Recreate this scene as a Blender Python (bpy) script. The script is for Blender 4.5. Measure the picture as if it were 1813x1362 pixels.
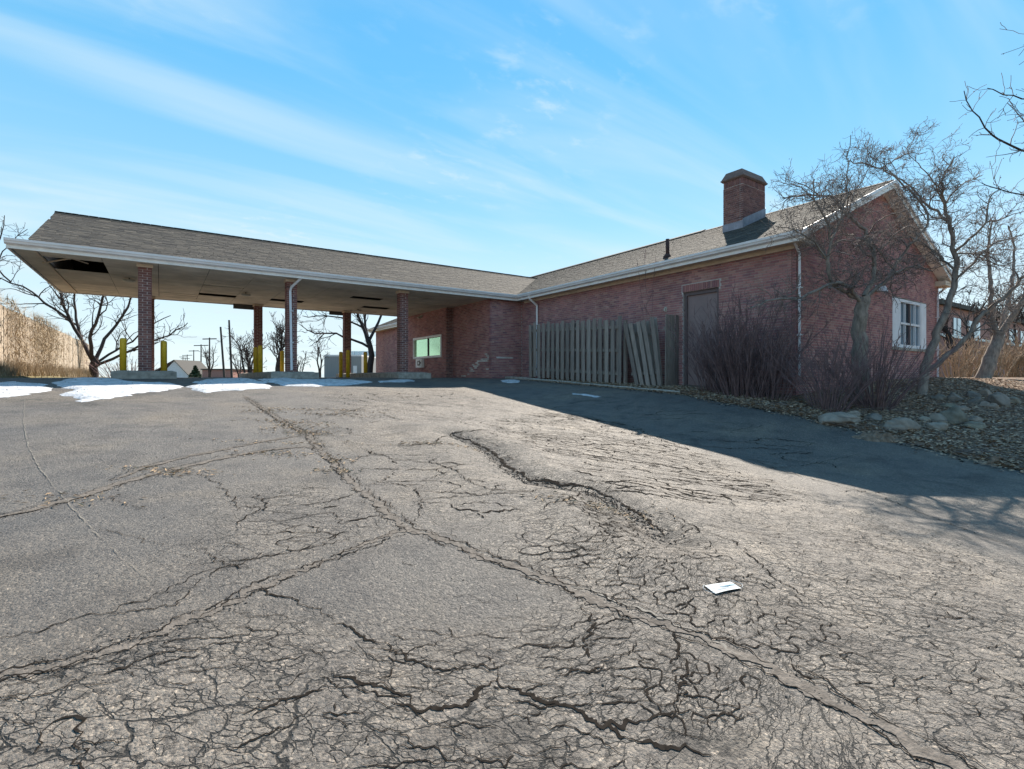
import bpy, math, random
import numpy as np
from mathutils import Vector, Matrix, Euler
from mathutils.geometry import delaunay_2d_cdt

scene = bpy.context.scene
for _o in list(bpy.data.objects):
    bpy.data.objects.remove(_o)
col = scene.collection
R = math.radians

# ------------------------------------------------------------------ camera
EYE = 1.2
YAW = R(34.63)
cam_d = bpy.data.cameras.new('camera')
cam = bpy.data.objects.new('camera', cam_d)
col.objects.link(cam)
cam.location = (0, 0, EYE)
cam.rotation_euler = (R(90), 0, -YAW)
cam_d.sensor_width = 36
cam_d.lens = 900 / 1813 * 36
cam_d.shift_y = -13 / 1813
cam_d.clip_start = 0.05
cam_d.clip_end = 3000
scene.camera = cam

# ------------------------------------------------------------------ sky and sun
SUN_AZ, SUN_EL = R(56), R(38)          # azimuth from +Y towards +X
world = bpy.data.worlds.new('World')
scene.world = world
world.use_nodes = True
nt = world.node_tree
nt.nodes.clear()
W = nt.nodes.new
L = nt.links.new
out = W('ShaderNodeOutputWorld')
bg = W('ShaderNodeBackground')
bg.inputs['Strength'].default_value = 0.09
SKY_GAIN = 5.0
sky = W('ShaderNodeTexSky')
sky.sky_type = 'NISHITA'
sky.sun_disc = False
sky.sun_elevation = SUN_EL
sky.sun_rotation = SUN_AZ
sky.altitude = 250
sky.air_density = 1.0
sky.dust_density = 0.0
sky.ozone_density = 2.2
tc = W('ShaderNodeTexCoord')
sep = W('ShaderNodeSeparateXYZ')
L(tc.outputs['Generated'], sep.inputs[0])
def wmath(op, a, b=None, clamp=False):
    n = W('ShaderNodeMath'); n.operation = op; n.use_clamp = clamp
    for i, v in enumerate((a, b)):
        if v is None: continue
        if isinstance(v, (int, float)): n.inputs[i].default_value = v
        else: L(v, n.inputs[i])
    return n.outputs[0]
zc = wmath('MAXIMUM', sep.outputs['Z'], 0.0)
den = wmath('ADD', zc, 0.16)
cx = wmath('DIVIDE', sep.outputs['X'], den)
cy = wmath('DIVIDE', sep.outputs['Y'], den)
cmb = W('ShaderNodeCombineXYZ')
L(cx, cmb.inputs[0]); L(cy, cmb.inputs[1])
def cloud(rot, scl, detail, rough, lo, hi, dist=0.3):
    m = W('ShaderNodeMapping')
    m.inputs['Rotation'].default_value = (0, 0, R(rot))
    m.inputs['Scale'].default_value = scl
    L(cmb.outputs[0], m.inputs['Vector'])
    n = W('ShaderNodeTexNoise')
    n.inputs['Scale'].default_value = 1.0
    n.inputs['Detail'].default_value = detail
    n.inputs['Roughness'].default_value = rough
    n.inputs['Distortion'].default_value = dist
    L(m.outputs[0], n.inputs['Vector'])
    r = W('ShaderNodeMapRange')
    r.interpolation_type = 'SMOOTHSTEP'
    r.inputs['From Min'].default_value = lo
    r.inputs['From Max'].default_value = hi
    L(n.outputs['Fac'], r.inputs['Value'])
    return r.outputs[0]
streak = cloud(12, (0.55, 2.6, 1), 5, 0.5, 0.42, 0.72, 0.5)
flecks = cloud(-25, (9, 14, 1), 4, 0.6, 0.50, 0.78, 0.2)
patch = cloud(30, (0.9, 1.1, 1), 2, 0.5, 0.45, 0.65)
fl = wmath('MULTIPLY', wmath('MULTIPLY', flecks, patch), 0.45)
veil = wmath('ADD', wmath('MULTIPLY', streak, 0.55), fl)
hor = W('ShaderNodeMapRange')
hor.interpolation_type = 'SMOOTHSTEP'
hor.inputs['From Min'].default_value = 0.36
hor.inputs['From Max'].default_value = 0.0
hor.inputs['To Max'].default_value = 0.55
L(zc, hor.inputs['Value'])
cov = wmath('MINIMUM', wmath('ADD', veil, hor.outputs[0]), 0.85, True)
# clear air: physical sky evened out towards a plain blue gradient by elevation
grad = W('ShaderNodeValToRGB')
ge_ = grad.color_ramp.elements
while len(ge_) < 5: ge_.new(.5)
for e_, (p_, c_) in zip(ge_, ((0, (.92, 1.0, 1.0)), (.12, (.64, .88, 1.0)), (.28, (.33, .72, .98)), (.50, (.135, .57, .98)), (1, (.08, .42, .88)))):
    e_.position = p_; e_.color = (*c_, 1)
L(zc, grad.inputs[0])
gs = W('ShaderNodeVectorMath'); gs.operation = 'SCALE'; gs.inputs['Scale'].default_value = SKY_GAIN
L(grad.outputs[0], gs.inputs[0])
mixg = W('ShaderNodeMixRGB'); mixg.inputs['Fac'].default_value = .8
L(sky.outputs[0], mixg.inputs['Color1']); L(gs.outputs[0], mixg.inputs['Color2'])
mixc = W('ShaderNodeMixRGB')
mixc.inputs['Color2'].default_value = (.74 * SKY_GAIN, .90 * SKY_GAIN, .97 * SKY_GAIN, 1)
L(cov, mixc.inputs['Fac'])
L(mixg.outputs[0], mixc.inputs['Color1'])
L(mixc.outputs[0], bg.inputs['Color'])
L(bg.outputs[0], out.inputs['Surface'])

sun_d = bpy.data.lights.new('sun', 'SUN')
sun_d.energy = 4.9
sun_d.angle = R(0.53)
sun_d.color = (1.0, 0.91, 0.79)
sun = bpy.data.objects.new('sun', sun_d)
col.objects.link(sun)
sdir = Vector((math.sin(SUN_AZ) * math.cos(SUN_EL), math.cos(SUN_AZ) * math.cos(SUN_EL), math.sin(SUN_EL)))
sun.rotation_euler = sdir.to_track_quat('Z', 'Y').to_euler()
sun.location = (20, 20, 30)

vs = scene.view_settings
vs.view_transform = 'Standard'
vs.look = 'None'
vs.gamma = 1
vs.use_curve_mapping = False
vs.exposure = 1.2
scene.render.engine = 'CYCLES'

# ------------------------------------------------------------------ helpers
rng = random.Random(7)
nrng = np.random.default_rng(7)
cA, sA = math.cos(YAW), math.sin(YAW)

def ray(px, py):                       # photograph pixel -> direction from the camera
    r = (px - 906.5) / 900; u = (668 - py) / 900
    return Vector((r * cA + sA, -r * sA + cA, u))
def at_t(px, py, t):                   # point at depth t (metres)
    v = ray(px, py) * t
    return Vector((v.x, v.y, EYE + v.z))
def on_x(px, py, X):
    v = ray(px, py); return at_t(px, py, X / v.x)
def on_y(px, py, Y):
    v = ray(px, py); return at_t(px, py, Y / v.y)
def on_z(px, py, z):
    v = ray(px, py); return at_t(px, py, (z - EYE) / v.z)

def sstep(t):
    t = np.clip(t, 0, 1); return t * t * (3 - 2 * t)

def _hash(ix, iy, seed):
    h = (ix.astype(np.int64) * 374761393 + iy.astype(np.int64) * 668265263 + seed * 974634777) & 0xffffffff
    h = ((h ^ (h >> 13)) * 1274126177) & 0xffffffff
    h = h ^ (h >> 16)
    return (h & 0xffff) / 65535.0
def vnoise(x, y, seed=0):
    x = np.asarray(x, float); y = np.asarray(y, float)
    ix = np.floor(x); iy = np.floor(y)
    fx = x - ix; fy = y - iy
    fx = fx * fx * (3 - 2 * fx); fy = fy * fy * (3 - 2 * fy)
    a = _hash(ix, iy, seed); b = _hash(ix + 1, iy, seed)
    c = _hash(ix, iy + 1, seed); d = _hash(ix + 1, iy + 1, seed)
    return (a * (1 - fx) + b * fx) * (1 - fy) + (c * (1 - fx) + d * fx) * fy
def fbm(x, y, seed=0, oct=4):
    s = 0; a = .5; f = 1
    for i in range(oct):
        s = s + a * (vnoise(np.asarray(x) * f, np.asarray(y) * f, seed + i * 17) - .5)
        a *= .5; f *= 2.03
    return s

# ------------------------------------------------------------------ materials
MATS = {}
def mat(name, color=None, rough=.8, metal=0., spec=.4, ramp=None, nscale=8., namt=.15, bump=0., bscale=60.,
        bdist=.004, island=True, stretch=(1, 1, 1), detail=4, coat=0.):
    """procedural material: base colour (or a ramp picked per piece) broken by noise, with fine relief"""
    m = bpy.data.materials.new(name); m.use_nodes = True
    t = m.node_tree; N = t.nodes; K = t.links.new
    bs = N['Principled BSDF']
    bs.inputs['Roughness'].default_value = rough
    bs.inputs['Metallic'].default_value = metal
    bs.inputs['Specular IOR Level'].default_value = spec
    geo = N.new('ShaderNodeNewGeometry')
    oi = N.new('ShaderNodeObjectInfo')
    tcn = N.new('ShaderNodeTexCoord')
    mp = N.new('ShaderNodeMapping'); mp.inputs['Scale'].default_value = stretch
    pos = geo.outputs['Position']
    K(pos, mp.inputs['Vector'])
    if ramp:
        ad = N.new('ShaderNodeMath'); ad.operation = 'ADD'
        K(geo.outputs['Random Per Island'], ad.inputs[0]); K(oi.outputs['Random'], ad.inputs[1])
        fr = N.new('ShaderNodeMath'); fr.operation = 'FRACT'; K(ad.outputs[0], fr.inputs[0])
        cr = N.new('ShaderNodeValToRGB')
        e = cr.color_ramp.elements
        while len(e) < len(ramp): e.new(.5)
        for i, c in enumerate(ramp):
            e[i].position = i / (len(ramp) - 1); e[i].color = (*c, 1)
        K(fr.outputs[0], cr.inputs[0]); csock = cr.outputs[0]
    else:
        rgb = N.new('ShaderNodeRGB'); rgb.outputs[0].default_value = (*color, 1); csock = rgb.outputs[0]
    no = N.new('ShaderNodeTexNoise'); no.inputs['Scale'].default_value = nscale
    no.inputs['Detail'].default_value = detail; no.inputs['Roughness'].default_value = .6
    K(mp.outputs[0], no.inputs['Vector'])
    mr = N.new('ShaderNodeMapRange')
    mr.inputs['From Min'].default_value = .25; mr.inputs['From Max'].default_value = .75
    mr.inputs['To Min'].default_value = 1 - namt; mr.inputs['To Max'].default_value = 1 + namt
    K(no.outputs['Fac'], mr.inputs['Value'])
    mx = N.new('ShaderNodeVectorMath'); mx.operation = 'SCALE'
    K(csock, mx.inputs[0]); K(mr.outputs[0], mx.inputs['Scale'])
    K(mx.outputs[0], bs.inputs['Base Color'])
    if bump:
        nb = N.new('ShaderNodeTexNoise'); nb.inputs['Scale'].default_value = bscale
        nb.inputs['Detail'].default_value = 3
        K(mp.outputs[0], nb.inputs['Vector'])
        bp = N.new('ShaderNodeBump'); bp.inputs['Strength'].default_value = bump
        bp.inputs['Distance'].default_value = bdist
        K(nb.outputs['Fac'], bp.inputs['Height']); K(bp.outputs[0], bs.inputs['Normal'])
    if coat: bs.inputs['Coat Weight'].default_value = coat
    MATS[name] = m
    return m

M_brick = mat('brick', ramp=[(.35, .165, .16), (.40, .20, .185), (.285, .14, .143), (.42, .245, .215), (.36, .165, .165), (.23, .122, .135), (.38, .19, .178)],
              rough=.92, nscale=2, namt=.22, bump=.6, bscale=90, bdist=.003, spec=.15)
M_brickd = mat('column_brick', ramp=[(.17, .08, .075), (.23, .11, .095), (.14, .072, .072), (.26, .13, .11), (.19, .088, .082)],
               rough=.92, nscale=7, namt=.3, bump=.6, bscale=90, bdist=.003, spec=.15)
M_brickw = mat('whitened_brick', ramp=[(.55, .5, .47), (.42, .36, .33), (.62, .58, .55)], rough=.95, nscale=30, namt=.4, spec=.1)
M_mortar = mat('mortar', (.47, .42, .40), rough=.95, nscale=14, namt=.25, bump=.4, bscale=150, spec=.1)
M_shing = mat('shingle', ramp=[(.05, .044, .039), (.08, .069, .058), (.04, .036, .033), (.10, .085, .069), (.062, .054, .047), (.125, .106, .085)],
              rough=.9, nscale=220, namt=.45, bump=.7, bscale=300, bdist=.004, spec=.25, detail=2)
M_deck = mat('roof_felt', (.05, .045, .042), rough=.95)
M_void = mat('attic_wood', (.05, .035, .025), rough=.95, nscale=4, namt=.4, stretch=(1, 12, 1))
M_white = mat('painted_metal', (.74, .71, .72), rough=.45, nscale=3, namt=.10, spec=.45)
M_fascia = mat('white_fascia', (.80, .77, .75), rough=.55, nscale=6, namt=.12)
M_trim = mat('beige_trim', (.60, .48, .37), rough=.7, nscale=5, namt=.18)
M_ceil = mat('ceiling_panel', ramp=[(.58, .50, .41), (.61, .53, .435), (.55, .475, .39), (.63, .555, .46)], rough=.8, nscale=1.3, namt=.28)
M_conc = mat('concrete', (.33, .295, .255), rough=.92, nscale=6, namt=.4, bump=.6, bscale=70, bdist=.006, spec=.2)
M_yel = mat('yellow_paint', (.66, .40, .02), rough=.5, nscale=9, namt=.22, spec=.4)
M_board = mat('weathered_board', ramp=[(.235, .195, .17), (.295, .245, .213), (.185, .155, .138), (.34, .285, .25)], rough=.92, nscale=5, namt=.35,
              bump=.5, bscale=25, bdist=.004, stretch=(6, 6, .5), spec=.15)
M_fenceL = mat('old_fence_board', ramp=[(.34, .28, .215), (.42, .35, .28), (.27, .22, .17), (.46, .40, .33)], rough=.92, nscale=5, namt=.4,
               bump=.5, bscale=25, bdist=.004, stretch=(6, 6, .5), spec=.1)
M_bark = mat('bark', (.23, .195, .17), rough=.95, nscale=14, namt=.5, bump=.8, bscale=45, bdist=.01, stretch=(1, 1, .35), spec=.15)
M_barkd = mat('dark_bark', (.055, .044, .042), rough=.95, nscale=14, namt=.4, bump=.7, bscale=40, bdist=.01, stretch=(1, 1, .35), spec=.12)
M_twig = mat('twig', (.19, .155, .14), rough=.9, nscale=9, namt=.35, spec=.2)
M_shrub = mat('shrub_stem', (.19, .125, .125), rough=.9, nscale=6, namt=.4, spec=.2)
M_straw = mat('dry_stalk', ramp=[(.32, .24, .155), (.41, .32, .215), (.24, .175, .115), (.36, .29, .205)], rough=.9, spec=.1)
M_leaf = mat('dead_leaf', ramp=[(.33, .215, .14), (.43, .30, .20), (.22, .15, .105), (.52, .39, .28), (.25, .18, .13), (.37, .27, .19)], rough=.85, spec=.2)
M_leafo = mat('dry_leaf', ramp=[(.27, .18, .105), (.36, .26, .165), (.20, .135, .085), (.31, .23, .15)], rough=.85, spec=.2)
M_soil = mat('soil', (.19, .135, .10), rough=.97, nscale=12, namt=.55, bump=1.0, bscale=35, bdist=.03, spec=.1)
M_grass = mat('dormant_grass', (.17, .14, .075), rough=.97, nscale=1.2, namt=.5, bump=.8, bscale=20, bdist=.03, spec=.05)
M_rock = mat('fieldstone', ramp=[(.20, .165, .135), (.26, .21, .17), (.16, .14, .122), (.20, .185, .138), (.28, .22, .185)], rough=.9, nscale=6, namt=.4, bump=.7,
             bscale=28, bdist=.012, spec=.2)
M_crack = mat('crack_dirt', (.022, .018, .015), rough=1, nscale=40, namt=.5, spec=.02)
M_seam = mat('seam_filler', (.135, .115, .098), rough=.95, nscale=26, namt=.5, bump=.8, bscale=90, bdist=.008, spec=.15)
M_pale = mat('pale_scrape', (.20, .18, .155), rough=.95, nscale=30, namt=.35, spec=.1)
M_gravel = mat('broken_asphalt', ramp=[(.03, .027, .025), (.06, .053, .048), (.10, .088, .078), (.02, .018, .017)], rough=.95, spec=.15)
M_snow = mat('snow', (.47, .47, .485), rough=.85, nscale=7, namt=.4, bump=.7, bscale=22, bdist=.03, spec=.3)
M_dark = mat('dark_metal', (.03, .03, .032), rough=.6)
M_rust = mat('vent_pipe_metal', (.05, .022, .018), rough=.8, nscale=12, namt=.4)
M_door = mat('door_paint', (.23, .16, .155), rough=.6, nscale=3, namt=.12)
M_dframe = mat('door_frame_paint', (.12, .085, .085), rough=.6, nscale=3, namt=.15)
M_pole = mat('pole_wood', (.05, .045, .045), rough=.9)
M_sign = mat('sign_back', (.07, .068, .068), rough=.6, nscale=5, namt=.2)
M_lamp = mat('lamp_glass', (.42, .39, .34), rough=.4, spec=.5)
M_mask = mat('mask_fabric', (.46, .475, .475), rough=.85, nscale=60, namt=.22)
M_maskb = mat('mask_fold', (.36, .50, .55), rough=.8)
M_black = mat('black_plastic', (.012, .012, .013), rough=.4)
M_vent = mat('chimney_cap_stone', (.17, .115, .10), rough=.9, nscale=8, namt=.3)
M_flash = mat('flashing_metal', (.26, .24, .27), rough=.5, metal=.4, nscale=6, namt=.25)
M_sid = mat('white_siding', (.66, .64, .66), rough=.7, nscale=3, namt=.1)
M_droof = mat('dark_roof', (.07, .065, .06), rough=.9, nscale=10, namt=.3)
M_grey = mat('grey_metal_siding', (.22, .225, .235), rough=.6, nscale=2, namt=.12, stretch=(6, 6, .2))
M_farbrick = mat('far_brick', (.34, .18, .155), rough=.95, nscale=9, namt=.35)
M_bud = mat('dried_crab_apple', (.07, .04, .035), rough=.8)
M_ever = mat('evergreen', (.03, .055, .025), rough=.9, nscale=6, namt=.4)
M_green = mat('weed_leaf', ramp=[(.05, .09, .05), (.07, .11, .05), (.04, .07, .05)], rough=.8)

def glass_mat(name, tint, rough=.06):
    m = bpy.data.materials.new(name); m.use_nodes = True
    b = m.node_tree.nodes['Principled BSDF']
    b.inputs['Base Color'].default_value = (*tint, 1)
    b.inputs['Roughness'].default_value = rough
    b.inputs['Metallic'].default_value = .85
    b.inputs['Specular IOR Level'].default_value = .8
    return m
M_glass = glass_mat('window_glass', (.55, .82, .52), .12)
M_glassb = glass_mat('blue_window_glass', (.30, .40, .48), .12)

def asphalt_mat():
    """old asphalt; the mesh attribute 'wear' says where it has ravelled and crazed"""
    m = bpy.data.materials.new('asphalt'); m.use_nodes = True
    t = m.node_tree; N = t.nodes; K = t.links.new
    bs = N['Principled BSDF']
    bs.inputs['Roughness'].default_value = .74
    bs.inputs['Specular IOR Level'].default_value = .42
    g = N.new('ShaderNodeNewGeometry'); P = g.outputs['Position']
    at = N.new('ShaderNodeAttribute'); at.attribute_name = 'wear'; wear = at.outputs['Fac']
    def noise(s, d=4, r=.55, dist=0., vec=None, out='Fac'):
        n = N.new('ShaderNodeTexNoise'); n.inputs['Scale'].default_value = s
        n.inputs['Detail'].default_value = d; n.inputs['Roughness'].default_value = r
        n.inputs['Distortion'].default_value = dist
        K(vec or P, n.inputs['Vector']); return n.outputs[out]
    def rampn(f, stops):
        c = N.new('ShaderNodeValToRGB'); e = c.color_ramp.elements
        while len(e) < len(stops): e.new(.5)
        for i, (p, v) in enumerate(stops):
            e[i].position = p; e[i].color = (*v, 1)
        K(f, c.inputs[0]); return c.outputs[0]
    def mix(op, f, a, b):
        n = N.new('ShaderNodeMixRGB'); n.blend_type = op
        if isinstance(f, float): n.inputs[0].default_value = f
        else: K(f, n.inputs[0])
        for i, v in ((1, a), (2, b)):
            if isinstance(v, tuple): n.inputs[i].default_value = (*v, 1)
            else: K(v, n.inputs[i])
        return n.outputs[0]
    def fm(op, a, b=None, c=None, clamp=False):
        n = N.new('ShaderNodeMath'); n.operation = op; n.use_clamp = clamp
        for i, v in enumerate((a, b, c)):
            if v is None: continue
            if isinstance(v, (int, float)): n.inputs[i].default_value = v
            else: K(v, n.inputs[i])
        return n.outputs[0]
    def mr(v, a, b, c=0., d=1., smooth=True):
        n = N.new('ShaderNodeMapRange'); n.interpolation_type = 'SMOOTHSTEP' if smooth else 'LINEAR'
        for k, x in (('Value', v), ('From Min', a), ('From Max', b), ('To Min', c), ('To Max', d)):
            if isinstance(x, (int, float)): n.inputs[k].default_value = x
            else: K(x, n.inputs[k])
        return n.outputs[0]
    smooth_c = rampn(noise(.55, 4, .6, .4), [(.3, (.090, .083, .079)), (.5, (.117, .103, .092)), (.72, (.160, .132, .104))])
    worn_lit_c = rampn(noise(.8, 4, .6, .4), [(.3, (.15, .13, .113)), (.55, (.205, .175, .148)), (.75, (.26, .217, .175))])
    base = mix('MIX', wear, smooth_c, worn_lit_c)  # worn colour also carries the sunlit gradient of the lot, painted lighter and warmer
    at2 = N.new('ShaderNodeAttribute'); at2.attribute_name = 'crumble'
    crum = fm('MULTIPLY', at2.outputs['Fac'], mr(noise(7, 6, .75), .40, .58))
    base = mix('MIX', crum, base, (.035, .030, .026))
    spots = rampn(noise(3.1, 5, .65), [(.30, (.66, .66, .68)), (.5, (1, 1, 1)), (.75, (1.2, 1.18, 1.14))])
    base = mix('MULTIPLY', 1., base, spots)
    stain = rampn(noise(1.25, 3, .5, .8), [(.30, (.58, .57, .57)), (.40, (1, 1, 1))])
    base = mix('MULTIPLY', .8, base, stain)
    vor = N.new('ShaderNodeTexVoronoi'); vor.inputs['Scale'].default_value = 95
    K(P, vor.inputs['Vector'])
    stone = rampn(vor.outputs['Color'], [(.05, (.45, .44, .44)), (.45, (.9, .9, .9)), (.8, (1.22, 1.2, 1.16)), (.97, (2.3, 2.2, 2.05))])
    base = mix('MULTIPLY', 1., base, stone)
    pit = mr(noise(38, 5, .7), .30, .40)
    hole = mr(noise(26, 6, .76), .36, .46)
    hole = fm('MAXIMUM', hole, fm('SUBTRACT', 1, wear))
    # crazing: two warped cell patterns, open only in places
    def crazing(scale, stretch, rot, seedoff, wid, thr):
        off = N.new('ShaderNodeVectorMath'); off.operation = 'SCALE'; off.inputs['Scale'].default_value = .35 / scale * 4
        nz = noise(scale * .55, 4, .6, 0., None, 'Color')
        K(nz, off.inputs[0])
        ad = N.new('ShaderNodeVectorMath'); ad.operation = 'ADD'; K(P, ad.inputs[0]); K(off.outputs[0], ad.inputs[1])
        # cells run across the slope and bend round the sunken basin
        d1 = N.new('ShaderNodeVectorMath'); d1.operation = 'DOT_PRODUCT'; K(ad.outputs[0], d1.inputs[0]); d1.inputs[1].default_value = (math.cos(rot), math.sin(rot), 0)
        d2 = N.new('ShaderNodeVectorMath'); d2.operation = 'DOT_PRODUCT'; K(ad.outputs[0], d2.inputs[0]); d2.inputs[1].default_value = (-math.sin(rot), math.cos(rot), 0)
        r_ = d1.outputs['Value']
        q_ = fm('MINIMUM', fm('MAXIMUM', r_, 0), 1.15); p_ = fm('MINIMUM', r_, 0)
        vv_ = fm('SUBTRACT', fm('SUBTRACT', d2.outputs['Value'], fm('MULTIPLY', fm('MULTIPLY', q_, q_), .85)), fm('MULTIPLY', fm('MULTIPLY', p_, p_), .09))
        mp = N.new('ShaderNodeCombineXYZ'); K(fm('DIVIDE', fm('ADD', r_, seedoff), stretch), mp.inputs[0]); K(fm('ADD', vv_, seedoff * 2.3), mp.inputs[1])
        v = N.new('ShaderNodeTexVoronoi'); v.feature = 'DISTANCE_TO_EDGE'; v.inputs['Scale'].default_value = scale
        v.voronoi_dimensions = '2D'
        K(mp.outputs[0], v.inputs['Vector'])
        sel = fm('MULTIPLY', mr(noise(scale * .28, 3, .6), thr - .06, thr + .12), wear)
        w = fm('MULTIPLY_ADD', sel, wid, 1e-4)
        return mr(v.outputs['Distance'], fm('MULTIPLY', w, .35), w)
    c1 = crazing(15., 2.1, -.60, 1.3, .060, .42)
    c2 = crazing(7.0, 2.9, -.62, 7.7, .034, .38)
    c3 = crazing(30., 1.6, -.58, 4.1, .085, .46)
    crz = fm('MULTIPLY', fm('MULTIPLY', c1, c2), c3)
    dark = fm('MULTIPLY', fm('MULTIPLY', mr(crz, 0, 1, .05, 1, False), mr(pit, 0, 1, .35, 1, False)), mr(hole, 0, 1, .3, 1, False))
    sc_ = N.new('ShaderNodeVectorMath'); sc_.operation = 'SCALE'; K(base, sc_.inputs[0]); K(dark, sc_.inputs['Scale'])
    K(sc_.outputs[0], bs.inputs['Base Color'])
    h = fm('MULTIPLY_ADD', vor.outputs['Distance'], -.5, fm('MULTIPLY', noise(30, 6, .72), 2.2))
    h = fm('MULTIPLY_ADD', crz, .7, h)
    h = fm('MULTIPLY_ADD', hole, .5, h)
    bp = N.new('ShaderNodeBump'); bp.inputs['Strength'].default_value = .9; bp.inputs['Distance'].default_value = .012
    K(h, bp.inputs['Height']); K(bp.outputs[0], bs.inputs['Normal'])
    return m
M_asph = asphalt_mat()

# ------------------------------------------------------------------ object helpers
def tag(o, label=None, cat=None, group=None, kind=None):
    if label: o['label'] = label
    if cat: o['category'] = cat
    if group: o['group'] = group
    if kind: o['kind'] = kind
    return o

def set_parent(o, p):
    o.parent = p
    o.matrix_parent_inverse = WM[p].inverted()
WM = {}
def empty(name, loc, label=None, cat=None, group=None):
    o = bpy.data.objects.new(name, None)
    o.empty_display_size = .2
    col.objects.link(o); o.location = loc
    WM[o] = Matrix.Translation(Vector(loc))
    return tag(o, label, cat, group)

def make_mesh(name, verts, faces, m=None, smooth=False):
    me = bpy.data.meshes.new(name)
    verts = np.asarray(verts, dtype=np.float32)
    if isinstance(faces, np.ndarray):
        n, k = faces.shape
        me.vertices.add(len(verts)); me.vertices.foreach_set('co', verts.ravel())
        me.loops.add(n * k); me.loops.foreach_set('vertex_index', faces.ravel().astype(np.int32))
        me.polygons.add(n); me.polygons.foreach_set('loop_start', np.arange(0, n * k, k, dtype=np.int32))
        me.update(calc_edges=True)
    else:
        me.from_pydata(verts.tolist(), [], faces); me.update()
    me.polygons.foreach_set('use_smooth', np.full(len(me.polygons), bool(smooth)))
    if m: me.materials.append(m)
    return me

def obj(name, verts, faces, m, parent=None, smooth=False, kind=None, base=None):
    """world-space vertices -> object with its origin at the bottom centre"""
    v = np.asarray(verts, dtype=np.float64)
    if base is None:
        lo, hi = v.min(0), v.max(0)
        base = ((lo[0] + hi[0]) / 2, (lo[1] + hi[1]) / 2, lo[2])
    base = np.asarray(base, float)
    o = bpy.data.objects.new(name, make_mesh(name, v - base, faces, m, smooth))
    col.objects.link(o); o.location = base
    WM[o] = Matrix.Translation(Vector(base))
    if parent is not None: set_parent(o, parent)
    if kind: o['kind'] = kind
    return o

def inst(name, me, M, parent=None):
    o = bpy.data.objects.new(name, me)
    col.objects.link(o); o.matrix_basis = M
    WM[o] = M.copy()
    if parent is not None: set_parent(o, parent)
    return o

class MB:
    """collects shapes into one mesh"""
    def __init__(s): s.v = []; s.f = []
    def add(s, verts, faces):
        k = len(s.v); s.v.extend([tuple(p) for p in verts]); s.f.extend([tuple(i + k for i in f) for f in faces]); return s
    def box(s, x0, x1, y0, y1, z0, z1):
        return s.add([(x0, y0, z0), (x1, y0, z0), (x1, y1, z0), (x0, y1, z0), (x0, y0, z1), (x1, y0, z1), (x1, y1, z1), (x0, y1, z1)], BOXF)
    def obox(s, o, u, v, w):            # oriented box from corner o and three edge vectors
        o, u, v, w = map(Vector, (o, u, v, w))
        return s.add([o, o + u, o + u + v, o + v, o + w, o + u + w, o + u + v + w, o + v + w], BOXF)
    def prism(s, prof, p0, p1, closed=True):   # profile points as world offsets, swept p0 -> p1
        n = len(prof); p0 = Vector(p0); p1 = Vector(p1)
        vs_ = [p0 + Vector(q) for q in prof] + [p1 + Vector(q) for q in prof]
        f = [(i, (i + 1) % n, (i + 1) % n + n, i + n) for i in range(n if closed else n - 1)]
        if closed: f += [tuple(range(n))[::-1], tuple(range(n, 2 * n))]
        return s.add(vs_, f)
    def tube(s, pts, rad, n=8, cap=True, squash=1.):
        pts = [Vector(p) for p in pts]
        if not hasattr(rad, '__len__'): rad = [rad] * len(pts)
        rings = []; prev = None
        for i, p in enumerate(pts):
            d = (pts[min(i + 1, len(pts) - 1)] - pts[max(i - 1, 0)]).normalized()
            if prev is None:
                a = d.orthogonal().normalized() if abs(d.z) < .95 else Vector((1, 0, 0))
                a = (a - d * a.dot(d)).normalized()
            else:
                a = (prev - d * prev.dot(d)).normalized()
            prev = a; b = d.cross(a)
            rings.append([p + (a * math.cos(2 * math.pi * k / n) + b * squash * math.sin(2 * math.pi * k / n)) * rad[i] for k in range(n)])
        vs_ = [q for r in rings for q in r]
        f = [(i * n + k, i * n + (k + 1) % n, (i + 1) * n + (k + 1) % n, (i + 1) * n + k) for i in range(len(pts) - 1) for k in range(n)]
        if cap: f += [tuple(range(n))[::-1], tuple(range((len(pts) - 1) * n, len(pts) * n))]
        return s.add(vs_, f)
    def lathe(s, c, prof, n=16):        # prof: (radius, z) list, round a vertical axis at c
        c = Vector(c)
        vs_ = [(c.x + r * math.cos(2 * math.pi * k / n), c.y + r * math.sin(2 * math.pi * k / n), c.z + z) for r, z in prof for k in range(n)]
        f = [(i * n + k, i * n + (k + 1) % n, (i + 1) * n + (k + 1) % n, (i + 1) * n + k) for i in range(len(prof) - 1) for k in range(n)]
        f += [tuple(range(n))[::-1], tuple(range((len(prof) - 1) * n, len(prof) * n))]
        return s.add(vs_, f)
    def build(s, name, m, parent=None, smooth=False, kind=None, base=None):
        return obj(name, s.v, s.f, m, parent, smooth, kind, base)
BOXF = [(0, 3, 2, 1), (4, 5, 6, 7), (0, 1, 5, 4), (1, 2, 6, 5), (2, 3, 7, 6), (3, 0, 4, 7)]

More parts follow.
